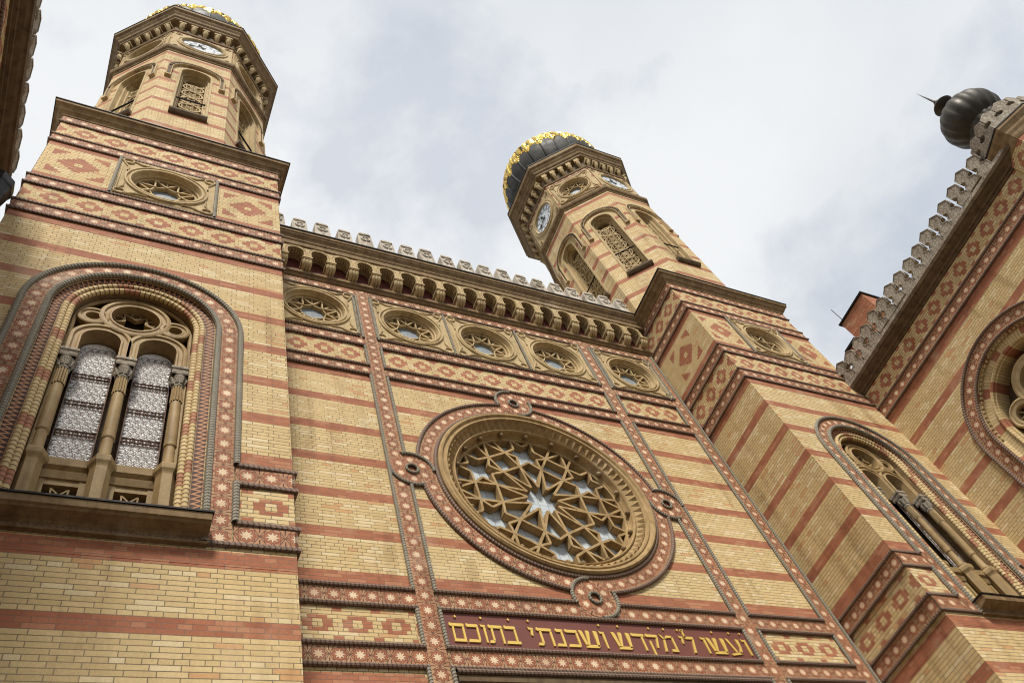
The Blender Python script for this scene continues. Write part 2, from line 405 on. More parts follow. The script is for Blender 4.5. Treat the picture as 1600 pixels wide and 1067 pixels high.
    def prism(s, poly, n0, n1):
        s.face([P(u, v, n1) for u, v in poly], [p for p in poly]); s.face([P(u, v, n0) for u, v in reversed(poly)], list(reversed(poly)))
        m = len(poly)
        for i in range(m):
            a, b = poly[i], poly[(i+1) % m]
            s.face([P(a[0], a[1], n0), P(b[0], b[1], n0), P(b[0], b[1], n1), P(a[0], a[1], n1)], [(0, n0), (math.dist(a, b), n0), (math.dist(a, b), n1), (0, n1)])
    def bar(s, p, q, w_, n0, n1, ext=0.):
        d = Vector((q[0]-p[0], q[1]-p[1])); l = d.length; n1 += random.uniform(-.003, .003)
        if l < 1e-6: return
        d /= l; e = Vector((-d.y, d.x))*w_/2; p = Vector(p)-d*ext; q = Vector(q)+d*ext
        s.prism([tuple(p-e), tuple(q-e), tuple(q+e), tuple(p+e)], n0, n1)
    def hole(s, u0, u1, v0, v1, cu, cv, rf, n, seg=72):
        """rectangle with a hole of radius rf(angle) round (cu, cv)"""
        an = [2*PI*k/seg for k in range(seg)] + [math.atan2(v-cv, u-cu) % (2*PI) for u in (u0, u1) for v in (v0, v1)]
        an += getattr(rf, 'extra', [])
        an = sorted(set(round(a % (2*PI), 6) for a in an)); an.append(an[0]+2*PI)
        def edge(a):
            c, d = math.cos(a), math.sin(a); t = 1e9
            if c > 1e-9: t = min(t, (u1-cu)/c)
            if c < -1e-9: t = min(t, (u0-cu)/c)
            if d > 1e-9: t = min(t, (v1-cv)/d)
            if d < -1e-9: t = min(t, (v0-cv)/d)
            return (cu+c*t, cv+d*t)
        for a, b in zip(an, an[1:]):
            ia = (cu+rf(a)*math.cos(a), cv+rf(a)*math.sin(a)); ib = (cu+rf(b)*math.cos(b), cv+rf(b)*math.sin(b)); oa, ob = edge(a), edge(b)
            q = [ia, oa, ob, ib]; s.face([P(x, y, n) for x, y in q], q)
    def loft(s, sides, prof, rot=None, star=False, cx=0., cy=0.):
        """regular polygon with flat sides; prof = (apothem, z); first side faces -y"""
        tot = [0.]
        for i in range(1, len(prof)): tot.append(tot[-1] + math.hypot(prof[i][0]-prof[i-1][0], prof[i][1]-prof[i-1][1]))
        for k in range(sides):
            a0 = -PI/2 - PI/sides + 2*PI*k/sides; a1 = a0 + 2*PI/sides; cs = math.cos(PI/sides)
            rows = [[(cx+a/cs*math.cos(t), cy+a/cs*math.sin(t), z) for a, z in prof] for t in (a0, a1)]
            hw = prof[0][0]*math.tan(PI/sides)
            if star:
                cnt = round(2*hw/.3134); s.grid(rows, lambda i, j: (cnt*i, tot[j]/tot[-1]))
            else: s.grid(rows, lambda i, j: ((-hw, hw)[i], prof[j][1]))
    def lathez(s, prof, seg=24, cx=0., cy=0., rib=0, amp=0.):
        rows = []
        for k in range(seg+1):
            t = 2*PI*k/seg; f = 1 + (amp*(abs(math.sin(t*rib/2))-.6) if rib else 0)
            rows.append([(cx+r*f*math.cos(t), cy+r*f*math.sin(t), z) for r, z in prof])
        s.grid(rows, lambda i, j: (i/seg, prof[j][1]))
    def cap(s, sides, a, z, cx=0., cy=0.):
        r = a/math.cos(PI/sides); s.face([(cx+r*math.cos(-PI/2-PI/sides+2*PI*k/sides), cy+r*math.sin(-PI/2-PI/sides+2*PI*k/sides), z) for k in range(sides)])
    def pieces(s):
        key = {}; par = list(range(len(s.f)))
        def find(i):
            while par[i] != i: par[i] = par[par[i]]; i = par[i]
            return i
        for i, f in enumerate(s.f):
            for v in f:
                k = tuple(round(c, 4) for c in s.v[v])
                if k in key: par[find(i)] = find(key[k])
                else: key[k] = i
        off = []; c = 0
        for f in s.f: off.append(c); c += len(f)
        out = {}
        for i, f in enumerate(s.f):
            m = out.setdefault(find(i), MB()); k = len(m.v)
            m.v += [s.v[v] for v in f]; m.f.append(tuple(range(k, k+len(f)))); m.uv += s.uv[off[i]:off[i]+len(f)]
        return list(out.values())
    def build_each(s, name, m, parent=None, smooth=False):
        o = None
        for p in s.pieces():
            if smooth: p.weld()
            o = p.build(name, m, parent, smooth)
        return o
    def weld(s):
        key = {}; mp_ = []; nv = []
        for p in s.v:
            k = tuple(round(c, 5) for c in p)
            if k not in key: key[k] = len(nv); nv.append(p)
            mp_.append(key[k])
        s.f = [tuple(mp_[i] for i in f) for f in s.f]; s.v = nv
    def join(s, o, mx_):
        k = len(s.v); s.v += [tuple(mx_ @ Vector(p)) for p in o.v]; s.f += [tuple(i+k for i in f) for f in o.f]; s.uv += o.uv
    def build(s, name, m, parent=None, smooth=False, loc=None, rz=0.):
        me = bpy.data.meshes.new(name); me.from_pydata(s.v, [], s.f)
        ul = me.uv_layers.new(name='uv'); ul.data.foreach_set('uv', [x for p in s.uv for x in p])
        me.materials.append(M[m]); me.validate(); me.update()
        if smooth:
            me.polygons.foreach_set('use_smooth', [True]*len(me.polygons))
            me.set_sharp_from_angle(angle=math.radians(40))
        o = bpy.data.objects.new(name, me); COL.objects.link(o)
        if parent: o.parent = parent
        if loc: o.location = loc
        o.rotation_euler.z = rz
        return o

def thing(name, label, cat, loc=(0, 0, 0), rz=0., group=None):
    o = bpy.data.objects.new(name, None); COL.objects.link(o); o.location = loc; o.rotation_euler.z = rz
    o['label'] = label; o['category'] = cat
    if group: o['group'] = group
    return o
def copy_tree(o, parent=None):
    c = o.copy(); COL.objects.link(c)
    if parent: c.parent = parent
    for ch in list(o.children): copy_tree(ch, c)
    return c
def put(o, parent, loc, rz=0.):
    c = copy_tree(o, parent); c.location = loc; c.rotation_euler.z = rz; return c
def circ(r): return lambda a: r
def archf(r, leg):
    """arch opening seen from its centre: half circle above, straight legs down to -leg"""
    def f(a):
        c, d = math.cos(a), math.sin(a)
        if d >= 0: return r
        t = 1e9
        if abs(c) > 1e-9: t = r/abs(c)
        return min(t, leg/abs(d))
    f.extra = [math.atan2(-leg, r), math.atan2(-leg, -r), 0., PI]
    return f
def arc(cu, cv, r, a0, a1, n, k=32): return [P(cu+r*math.cos(math.radians(a0+(a1-a0)*i/k)), cv+r*math.sin(math.radians(a0+(a1-a0)*i/k)), n) for i in range(k+1)]

T = .3134
RN = .035     # rope centre in front of the wall
RR = .040     # rope radius

# ================================================================= shared window makers (front = -y, origin on the wall plane)
def roundel(s, parent, R0=.74, name='round_window'):
    """square terracotta plate, half side s, with a moulded ring and an eight pointed star"""
    w_ = MB(); w_.hole(-s, s, -s, s, 0, 0, circ(R0), .03)
    for a, b in (((-s, -s), (s, -s)), ((s, -s), (s, s)), ((s, s), (-s, s)), ((-s, s), (-s, -s))):
        w_.face([P(a[0], a[1], .03), P(a[0], a[1], -.05), P(b[0], b[1], -.05), P(b[0], b[1], .03)])
    w_.lathe(0, 0, [(R0+.16, .03), (R0+.145, .075), (R0+.11, .08), (R0+.09, .035), (R0+.075, .035), (R0+.06, .07), (R0+.015, .07), (R0, .03), (R0-.015, -.05), (R0-.045, -.06), (R0-.05, -.26)], 64)
    c = s - .15
    for x in (-c, c):
        for y in (-c, c):
            w_.lathe(x, y, [(.135, .03), (.125, .07), (.10, .07), (.085, .035), (.06, -.06), (0.0001, -.06)], 20)
            d = math.hypot(c, c); ux, uy = x/d, y/d
            for sg in (-1, 1):                                     # tendrils from the corner ring to the big ring
                px, py = -uy*sg, ux*sg
                w_.tube([P(x+px*.12, y+py*.12, .045), P(ux*(R0+.28)+px*.19, uy*(R0+.28)+py*.19, .045), P(ux*(R0+.12)+px*.36, uy*(R0+.12)+py*.36, .045)], .022, 6)
    for g in (s-.03, s-.075):
        w_.tube([P(-g, -g, .04), P(g, -g, .04), P(g, g, .04), P(-g, g, .04)], .014, 5, True)
    f = w_.build(name, 'stone', parent, True)
    t = MB(); Rt = R0 - .06; n0, n1 = -.24, -.12
    tip = [(Rt*math.cos(PI/8+PI/4*k), Rt*math.sin(PI/8+PI/4*k)) for k in range(8)]
    ri = Rt*.50; nt_ = [(ri*math.cos(PI/4*k), ri*math.sin(PI/4*k)) for k in range(8)]
    for k in range(8):
        t.bar(tip[k], nt_[k], .038, n0, n1, .01); t.bar(tip[k], nt_[(k+1) % 8], .038, n0, n1, .01); t.bar(nt_[k], (Rt*math.cos(PI/4*k), Rt*math.sin(PI/4*k)), .026, n0, n1-.03)
        t.bar(nt_[k], nt_[(k+1) % 8], .028, n0, n1-.02)
    t.lathe(0, 0, [(Rt+.01, n1), (Rt-.04, n1), (Rt-.04, n0)], 48)
    t.build('tracery', 'stone', f)
    g = MB(); g.lathe(0, 0, [(R0, -.245), (.0001, -.245)], 40)
    g.uv = [(p[0], p[2]) for fc in g.f for p in (g.v[i] for i in fc)]
    g.build('glass', 'dusky', f)
    return f

# ================================================================= central facade
ZA, ZB_ = 10.106, 11.266                       # star rows either side of the inscription
ZR = 14.685                                    # rose centre
XA, XD, XW_ = 3.408, 5.845, 6.15
ROWS = [(ZA, .157), (ZB_, .157), (18.135, .157), (19.405, .157), (21.89, .157)]
fac = thing('facade', 'central striped brick facade with great rose window and gilded inscription between the two towers', 'facade')

b_ = MB()
b_.rect(-XW_, -3.15, 0, 17.95, 0); b_.rect(3.15, XW_, 0, 17.95, 0)
b_.hole(-3.15, 3.15, 9.80, 17.95, 0, ZR, circ(2.53), 0, 96)
b_.rect(-XW_, XW_, 17.95, 19.64, -.01)
b_.face([P(-XW_, 0, -4), P(XW_, 0, -4), P(XW_, 23.7, -4), P(-XW_, 23.7, -4)][::-1])
b_.rect(-XW_, XW_, 21.7, 23.3, -.01)
for u0, u1 in ((-XW_, -5.79), (-3.69, -3.27), (-1.16, -1.09), (1.05, 1.11), (3.26, 3.68), (5.79, XW_)): b_.rect(u0, u1, 19.62, 21.72, -.012)
b_.face([P(-XW_, 23.7, -4), P(XW_, 23.7, -4), P(XW_, 23.7, .1), P(-XW_, 23.7, .1)])
b_.build('wall', 'wall', fac)
r_ = MB()                                       # red courses that finish the brick fields
for z0, z1 in ((9.60, 9.80), (11.535, 11.79), (17.68, 17.90)):
    for u0, u1 in ((-5.58, -3.67), (3.67, 5.58)): r_.rect(u0, u1, z0, z1, .004)
for u0, u1 in ((-3.15, -1.16), (1.16, 3.15)): r_.rect(u0, u1, 17.68, 17.90, .004)
for u0, u1 in ((-3.15, -.9), (.9, 3.15)): r_.rect(u0, u1, 11.52, 11.77, .004)
r_.build_each('red_course', 'red', fac)

# friezes of stepped diamonds
for z0, z1, segs, key in ((18.365, 19.175, ((-5.58, -3.66), (-3.16, 3.16), (3.66, 5.58)), 'frieze'), (10.345, 11.027, ((-5.58, -3.66), (3.66, 5.58)), 'frieze_low')):
    for u0, u1 in segs:
        q = MB(); wd = u1-u0; off = .3134*(1 if round(wd/.6268) % 2 == 0 else 0)
        off = (.6268 - (wd/2) % .6268) % .6268 if False else 0
        base = .6268/2 - wd/2 + .6268*4 if round(wd/.6268) % 2 else -wd/2 + .6268*4
        h = .785 if key == 'frieze' else .63
        pad = (z1-z0-h)/2
        q.rect(u0, u1, z0, z1, .005, [(base, -pad), (base+wd, -pad), (base+wd, h+pad), (base, h+pad)])
        q.build_each('diamond_frieze', key, fac)

# star bands
cross_u = (-XD, -XA, XA, XD)
for z, hh in ROWS:
    q = MB(); nt2 = 2*XW_/T
    q.box(-XW_, XW_, z-hh, z+hh, -.02, .020, [(-XW_/T+.5-.19, 0), (XW_/T+.5-.19, 0), (XW_/T+.5-.19, 1), (-XW_/T+.5-.19, 1)])
    q.build_each('star_band', 'star', fac)
for u in cross_u:
    q = MB(); h0, h1 = 0., 22.05
    q.box(u-.16, u+.16, h0, h1, -.02, .026, [((h0-ZA)/T+.5, 0), ((h0-ZA)/T+.5, 1), ((h1-ZA)/T+.5, 1), ((h1-ZA)/T+.5, 0)])
    q.build_each('star_band', 'star', fac)
# ropes along the bands, broken where bands cross
q = MB()
for z, hh in ROWS[:4]:
    for sg in (-1, 1):
        zz = z + sg*(hh+.035)
        if abs(z-19.405) < .01 and sg > 0: continue
        for u0, u1 in ((-5.66, -XA-.17), (-XA+.17, XA-.17), (XA+.17, 5.66)):
            for a, b in ([(u0, u1)] if not ((abs(z-ZB_) < .01 and sg > 0) or (abs(z-18.135) < .01 and sg < 0)) or u0 != -XA+.17 else [(u0, -.45), (.45, u1)]):
                q.tube([P(a, zz, RN), P(b, zz, RN)], RR, 8, cap=True)
q.build_each('rope_moulding', 'rope', fac, True)
q = MB()
zs = [0.] + [z for z, _ in ROWS] + [22.4]
for u in cross_u:
    for sg in (-1, 1):
        if abs(u) > 5 and sg*u > 0:
            q.tube([P(u+sg*.20, 0, RN), P(u+sg*.20, 22.05, RN)], RR*.95, 8); continue
        for i in range(len(zs)-1):
            z0 = zs[i] + (.16 if i else 0); z1 = zs[i+1] - (.16 if i < len(zs)-2 else .35)
            if i == 2 and sg*u < 0 and abs(u) < 4:
                q.tube([P(u+sg*.20, z0, RN), P(u+sg*.20, ZR-.45, RN)], RR*.95, 8, cap=True); q.tube([P(u+sg*.20, ZR+.45, RN), P(u+sg*.20, z1, RN)], RR*.95, 8, cap=True)
            else: q.tube([P(u+sg*.20, z0, RN), P(u+sg*.20, z1, RN)], RR*.95, 8, cap=True)
q.build_each('rope_moulding', 'ropev', fac, True)

# rose window
rose = MB()
rose.lathe(0, ZR, [(2.535, -.02), (2.535, .10), (2.50, .135), (2.455, .13), (2.42, .08), (2.395, .075), (2.375, .10), (2.335, .10), (2.315, .06), (2.30, .02), (2.135, -.10), (2.125, -.06), (2.105, -.05), (2.085, -.07), (2.075, -.11), (2.065, -.215), (2.045, -.235), (2.03, -.235), (2.02, -.48)], 120)
for k in range(76):                                             # pyramids of the toothed ring
    a = 2*PI*(k+.5)/76; da = PI/76*.92
    pt = lambda r, t, n: P(r*math.cos(t), ZR+r*math.sin(t), n)
    A_, B_, C_ = pt(2.300, a-da, .028), pt(2.300, a+da, .028), pt(2.145, a, -.088); D_ = pt(2.265, a, .075)
    rose.face([A_, D_, C_]); rose.face([D_, B_, C_]); rose.face([A_, B_, D_])
rw = rose.build('rose_window', 'rose', fac, True)
q = MB(); q.lathe(0, ZR, [(2.615, -.01), (2.615, .022), (2.925, .022), (2.925, -.01)], 120)
st_ = MB(); st_.lathe(0, ZR, [(2.615, .022), (2.925, .022)], 120, star=True); st_.build('star_ring', 'star', rw)
q = MB(); q.tube(arc(0, ZR, 2.575, 0, 359.999, RN, 140), RR, 8)
for a0, a1 in ((8, 82), (98, 172), (188, 262), (278, 352)): q.tube(arc(0, ZR, 2.965, a0, a1, RN, 40), RR, 8)
q.build_each('rope_moulding', 'rope', rw, True)
# interlacing knots that tie the ring to the bands
kt = MB(); kr = MB()
for cx_, cz_, base in ((-3.115, ZR, 90), (3.115, ZR, -90), (0, 17.80, 0), (0, 11.59, 180)):
    tmp = MB(); tmp.lathe(cx_, cz_, [(.125, .0285), (.45, .0285)], 32, star=False, fixr=.3)
    tmp.uv = [(u/(2*PI*.3)*6, .5+(v-.1625)/.33) for u, v in tmp.uv]; kt.join(tmp, Matrix())
    kr.tube(arc(cx_, cz_, .125, 0, 359.999, RN+.012, 20), .030, 8)
    g0 = 112 if abs(cx_) > 1 else 200
    kr.tube(arc(cx_, cz_, .475, g0, g0-112, RN+.008, 18), RR, 8, cap=True); kr.tube(arc(cx_, cz_, .475, g0+180, g0+68, RN+.008, 18), RR, 8, cap=True)
kt.build_each('star_knot', 'star', rw); kr.build_each('rope_knot', 'ropev', rw, True)
# tracery: a twelve sided ring with squares and hexagram bays (six-fold)
t = MB(); n0, n1 = -.46, -.275
pol = lambda r, d: (r*1.03*math.cos(math.radians(d)), ZR + r*1.03*math.sin(math.radians(d)))
W_ = .056
for k in range(6):
    ax = 60*k
    In = [pol(1.04, ax-15), pol(1.04, ax+15)]; Ou = [pol(1.53, ax-10), pol(1.53, ax+10)]
    t.bar(In[0], In[1], W_, n0, n1); t.bar(Ou[0], Ou[1], W_, n0, n1); t.bar(In[0], Ou[0], W_, n0, n1); t.bar(In[1], Ou[1], W_, n0, n1)
    t.bar(Ou[0], pol(1.97, ax), W_, n0, n1); t.bar(Ou[1], pol(1.97, ax), W_, n0, n1)
    t.bar(Ou[0], pol(1.97, ax-8), W_, n0, n1); t.bar(Ou[1], pol(1.97, ax+8), W_, n0, n1)
    bx = ax + 30
    tips = [pol(1.97, bx-7.5), pol(1.97, bx+7.5), pol(1.53, bx+20), pol(1.04, bx+15), pol(1.04, bx-15), pol(1.53, bx-20)]
    nots = [pol(1.77, bx), pol(1.645, bx+8.8), pol(1.365, bx+10.4), pol(1.20, bx), pol(1.365, bx-10.4), pol(1.645, bx-8.8)]
    for i in range(6):
        t.bar(tips[i], nots[i], W_, n0, n1); t.bar(nots[i], tips[(i+1) % 6], W_, n0, n1)
    for d in (ax, ax+30):
        t.bar(pol(1.04, d-15), pol(.37, d), W_, n0, n1); t.bar(pol(1.04, d+15), pol(.37, d), W_, n0, n1)
t.lathe(0, ZR, [(2.035, -.25), (1.975, -.27), (1.975, -.47)], 96)
t.build('tracery', 'rose', rw)
g = MB(); g.lathe(0, ZR, [(2.05, -.472), (.0001, -.472)], 64); g.uv = [(p[0], p[2]) for fc in g.f for p in (g.v[i] for i in fc)]; g.build('glass', 'glass', rw)
bs = MB(); bs.lathez([(.0001, -.062), (.035, -.05), (.06, -.02), (.062, .01), (.045, .045), (.0001, .062)], 12)
b0 = None
for k in range(19):
    a = math.radians(87 + 360/19*k); p = P(2.03*math.cos(a), ZR+2.03*math.sin(a), -.15)
    if b0 is None: b0 = bs.build('boss', 'cornice', rw, True, p)
    else: put(b0, rw, p)

# five round windows under the cornice
rnd = None
for cx_, hw in ((-4.734, 1.045), (-2.205, 1.045), (-.027, 1.045), (2.183, 1.045), (4.734, 1.045)):
    loc = P(cx_, 20.67, 0)
    if rnd is None: rnd = roundel(1.045, fac); rnd.location = loc
    else: put(rnd, fac, loc)
q = MB()
for u in (-1.127, 1.078, -3.235, 3.235, 3.70, -3.70, 5.80):
    q.tube([P(u, 19.66, .04), P(u, 21.70, .04)], .034, 6)
q.build_each('grey_pilaster', 'ropev', fac, True)
q = MB()
for a, b in ((-5.78, -3.68), (-3.26, 3.26), (3.68, 5.78)):
    for z in (19.62, 21.715): q.tube([P(a, z, .035), P(b, z, .035)], .04, 6, cap=True)
q.build_each('rope_moulding', 'rope', fac, True)

# corbel table, cornice, battlement
q = MB(); q.extr(-XW_, XW_, [(22.08, 0), (22.10, .05), (22.15, .09), (22.17, .06), (22.21, .13), (22.29, .14), (22.33, .08), (22.34, 0)]); q.build('string_course', 'cornice', fac)
cor = MB(); cor.extr(-XW_, XW_, [(23.16, .10), (23.19, .42), (23.27, .43), (23.30, .39), (23.42, .40), (23.47, .44), (23.52, .435), (23.56, .46), (23.64, .53), (23.68, .54), (23.70, .57), (23.80, .575), (23.84, .10)])
co = cor.build('cornice', 'cornice', fac)
q = MB(); q.rect(-XW_, XW_, 22.33, 23.2, .006); q.build('shaded_frieze_ground', 'darkred', co)
cb = MB()
cb.box(-.135, .135, 22.60, 22.66, 0, .40); cb.box(-.115, .115, 22.56, 22.60, 0, .375)
for x in (-.078, 0, .078):                                      # three lobed bracket
    cb.tube([P(x, 22.57, .31), P(x, 22.50, .315), P(x, 22.42, .27), P(x, 22.36, .16), P(x, 22.34, .03)], [.052, .054, .050, .040, .028], 8, cap=True)
cb.box(-.10, .10, 22.38, 22.58, 0, .20)
ar = MB()                                                       # arch over the gap to the right of the bracket
pit = .634
ar.hole(0, pit, 22.66, 23.18, pit/2, 22.88, archf(.215, .22), .38, 32)
for r0, r1, nn in ((.25, .215, .40), (.31, .28, .395)): ar.arch(pit/2, 22.88, 22.66, [(r0, .38), (r0, nn), (r1, nn), (r1, .38)], 20)
ar.arch(pit/2, 22.88, 22.66, [(.215, .38), (.215, .02)], 20)
for s_ in (-1, 1):
    for k in range(5):                                          # cusps on the inner edge
        a = math.radians(90 + s_*(14+22*k)) ; ar.tube([P(pit/2+.20*math.cos(a), 22.88+.20*math.sin(a), .36), P(pit/2+.19*math.cos(a), 22.88+.19*math.sin(a), .22)], .026, 6)
cb0 = ar0 = None
for k in range(20):
    x = -6.183 + .634*k
    if x > -6.05 and x < 6.1:
        if cb0 is None: cb0 = cb.build('corbel', 'stone', co, True, (x, 0, 0))
        else: put(cb0, co, (x, 0, 0))
    if x < 5.6:
        if ar0 is None: ar0 = ar.build('arch', 'stone', co, True, (x, 0, 0))
        else: put(ar0, co, (x, 0, 0))
fl = MB(); fl.box(-XW_, XW_, 23.803, 23.845, .2, .605); fl.build('flashing', 'iron', co)
pa = MB(); pa.box(-XW_, XW_, 23.80, 24.15, .14, .36); par = pa.build('parapet', 'pale', fac)
ml = MB()
ml.prism([(-.235, 24.15), (.235, 24.15), (.205, 25.05), (.15, 25.20), (-.15, 25.20), (-.205, 25.05)], .14, .36)
ml.lathe(0, 24.78, [(.15, .36), (.14, .40), (.10, .40), (.085, .365)], 18); ml.lathe(0, 24.78, [(.06, .36), (.04, .39), (.0001, .39)], 10)
ml.prism([(-.12, 24.22), (.12, 24.22), (0, 24.60)], .36, .40); ml.prism([(-.18, 25.06), (.18, 25.06), (.14, 25.15), (-.14, 25.15)], .36, .39)
ml.tube([P(-.20, 24.18, .36), P(-.175, 25.0, .36), P(.175, 25.0, .36), P(.20, 24.18, .36)], .02, 5)
m0 = None
for k in range(19):
    x = -5.68 + .648*k
    if x > 6.0: break
    if m0 is None: m0 = ml.build('merlon', 'pale', par, False, (x, 0, 0))
    else:
        c_ = put(m0, par, (x + random.uniform(-.012, .012), random.uniform(-.012, .012), 0), math.radians(random.uniform(-1.5, 1.5))); c_.scale = (random.uniform(.97, 1.03), 1, random.uniform(.997, 1.003))

# inscription: raised gilt Hebrew letters on an oxblood board
q = MB(); q.box(-3.20, 3.20, 10.31, 11.06, -.02, .012); sg_ = q.build('inscription_board', 'sign', fac)
def Hq(x0, x1, y0, y1): return [(x0, y0), (x1, y0), (x1, y1), (x0, y1)]
top = lambda a, b: [[(a, .99), (a+.07, 1.02), (a+.10, .98), (b-.03, .98), (b, .94), (b-.02, .82), (a+.05, .82), (a, .88)]]
G = {
 'vav': (.27, [[(0, 1.02), (.10, .97), (.27, .97), (.27, .84), (.05, .86)], [(.15, .86), (.27, .86), (.25, 0), (.17, .02)]]),
 'yod': (.25, [[(0, 1.02), (.10, .97), (.25, .97), (.25, .84), (.05, .86)], [(.13, .86), (.25, .86), (.18, .50), (.10, .56)]]),
 'mem_final': (.76, top(0, .74) + [Hq(.63, .73, 0, .84), Hq(.13, .63, 0, .15), Hq(.13, .22, .15, .84)]),
 'kaf': (.62, top(0, .60) + [Hq(.50, .60, .13, .84), [(-.02, 0), (.54, 0), (.60, .14), (.03, .16)]]),
 'tav': (.80, top(.06, .78) + [Hq(.67, .77, 0, .84), Hq(.18, .28, .12, .84), [(-.02, 0), (.20, 0), (.28, .14), (.02, .15)]]),
 'bet': (.70, top(0, .60) + [Hq(.49, .59, .15, .84), [(-.02, 0), (.70, 0), (.70, .15), (.02, .16)]]),
 'nun': (.46, top(.08, .44) + [Hq(.32, .42, .14, .84), [(-.02, 0), (.40, 0), (.42, .14), (.03, .16)]]),
 'shin': (.90, [[(-.03, 1.0), (.12, .98), (.17, .90), (.24, .12), (.13, .10)], [(.33, 1.0), (.48, .98), (.50, .90), (.34, .16), (.24, .14)], [(.70, 1.0), (.86, .98), (.90, .88), (.80, .06), (.70, .10)], [(.12, 0), (.74, 0), (.81, .17), (.13, .17)]]),
 'dalet': (.66, top(0, .66) + [Hq(.48, .58, 0, .84)]),
 'qof': (.68, top(0, .64) + [[(.54, .84), (.64, .84), (.46, .16), (.38, .22)], Hq(.10, .20, -.32, .60)]),
 'mem': (.76, [[(-.02, 1.02), (.10, .98), (.24, .74), (.15, .70)], [(.14, .76), (.25, .80), (.09, 0), (-.02, 0)], [(.21, .76), (.36, .98), (.64, .96), (.66, .84), (.40, .83)], Hq(.60, .70, .14, .88), Hq(.36, .70, 0, .15)]),
 'lamed': (.56, [[(0, 1.45), (.10, 1.40), (.12, .90), (.03, .90)], top(.03, .54)[0], [(.44, .86), (.54, .84), (.34, 0), (.22, 0)], [(-.06, 1.38), (.16, 1.44), (.18, 1.36), (-.04, 1.30)]]),
 'ayin': (.74, [[(0, 1.02), (.14, .98), (.36, .20), (.26, .14)], [(.54, 1.0), (.70, .96), (.66, .4), (.54, .04), (.44, .12), (.56, .45)], [(-.06, .04), (.0, -.06), (.56, .05), (.54, .20)]]),
}
words = [(-3.10, -1.86, ['mem_final', 'kaf', 'vav', 'tav', 'bet'], (0, 2, 4)), (-1.66, -.13, ['yod', 'tav', 'nun', 'kaf', 'shin', 'vav'], (0, 5)), (.03, 1.39, ['shin', 'dalet', 'qof', 'mem'], (0, 2, 3)), (1.50, 1.85, ['yod', 'lamed'], (0,)), (1.99, 3.11, ['vav', 'shin', 'ayin', 'vav'], (1, 2, 3))]
zb, hl = 10.435, .375
for a, b, ls, dots in words:
    gap = .085; tw = sum(G[l][0] for l in ls) + gap*(len(ls)-1); s_ = (b-a)/tw; x = a
    for i, l in enumerate(ls):
        q = MB()
        for pl in G[l][1]:
            pts = [(x+px*s_, zb+py*hl) for px, py in pl]
            ar2 = sum(pts[j][0]*pts[(j+1) % len(pts)][1]-pts[(j+1) % len(pts)][0]*pts[j][1] for j in range(len(pts)))
            q.prism(pts if ar2 > 0 else pts[::-1], .012, .034)
        if i in dots:
            cx_ = x+G[l][0]*s_/2; q.prism([(cx_, zb+hl*1.28), (cx_+.024, zb+hl*1.355), (cx_, zb+hl*1.43), (cx_-.024, zb+hl*1.355)], .012, .04)
        q.build('letter', 'letter', sg_); x += (G[l][0]+gap)*s_

# portal below the inscription
q = MB()
q.box(-3.13, 3.13, 9.50, 9.80, -.5, -.10); q.extr(-3.13, 3.13, [(9.40, -.2), (9.42, -.06), (9.50, -.03), (9.62, -.06), (9.70, .02), (9.80, .02)])
for k in range(26): q.lathe(-3.0+.24*k, 9.56, [(.075, -.05), (.06, .0), (.03, .01), (.0001, -.02)], 10)
po = q.build('portal', 'dark', fac)
q = MB(); q.rect(-3.13, 3.13, 0, 9.5, -.6); q.build('door', 'wood', po)
q = MB(); q.tube([P(-3.15, 9.86, RN), P(3.15, 9.86, RN)], RR, 8); q.build_each('rope_moulding', 'rope', po, True)

# ================================================================= towers
H = 2.45; TC = (8.6, .333)
tw = thing('tower', 'left brick clock tower, its dome nearly cut off by the top of the picture', 'tower', (-TC[0], TC[1], 0), 0, 'twin towers of the facade')
WZ = 14.96                                     # arch centre of the great window
b_ = MB()
b_.hole(-H, H, 9.80, 17.90, 0, WZ, archf(1.28, WZ-10.1), 0, 64)
b_.rect(-H, H, 0, 9.80, 0)
front = b_; sh = MB(); sh.join(front, Matrix.Translation((0, -H, 0)))
side = MB(); side.rect(-H, H, 0, 17.90, 0); fr2 = MB(); fr2.rect(-H, H, 17.90, 23.45, -.004); fr0 = MB(); fr0.rect(-H, H, 17.90, 19.62, -.004); fr0.hole(-H, H, 19.62, 21.70, 0, 20.64, circ(.74), -.004); fr0.rect(-H, H, 21.70, 23.45, -.004)
for k in range(4):
    mx_ = Matrix.Rotation(PI/2*k, 4, 'Z') @ Matrix.Translation((0, -H, 0))
    if k: sh.join(side, mx_)
    sh.join(fr2 if k else fr0, mx_)
sh.build('shaft', 'wall', tw)
q = MB()                                        # red courses under and over the bands
for k in range(4):
    t2 = MB()
    for z0, z1 in ((17.66, 17.90),): t2.rect(-H, H, z0, z1, .004)
    if k == 0:
        for u0, u1 in ((-H, -1.66), (1.66, H)): t2.rect(u0, u1, 11.53, 11.78, .004)
        t2.rect(-H, H, 9.56, 9.80, .004)
    else: t2.rect(-H, H, 11.53, 11.78, .004); t2.rect(-H, H, 9.56, 9.80, .004)
    q.join(t2, Matrix.Rotation(PI/2*k, 4, 'Z') @ Matrix.Translation((0, -H, 0)))
q.build_each('red_course', 'red', tw)
BANDS = [18.135, 19.405, 21.90, 23.16]
q = MB()
for z in BANDS:
    q.loft(4, [(H+.022, z-.157), (H+.022, z+.157)], star=True)
    q.loft(4, [(H-.01, z-.157), (H+.022, z-.157)]); q.loft(4, [(H+.022, z+.157), (H-.01, z+.157)])
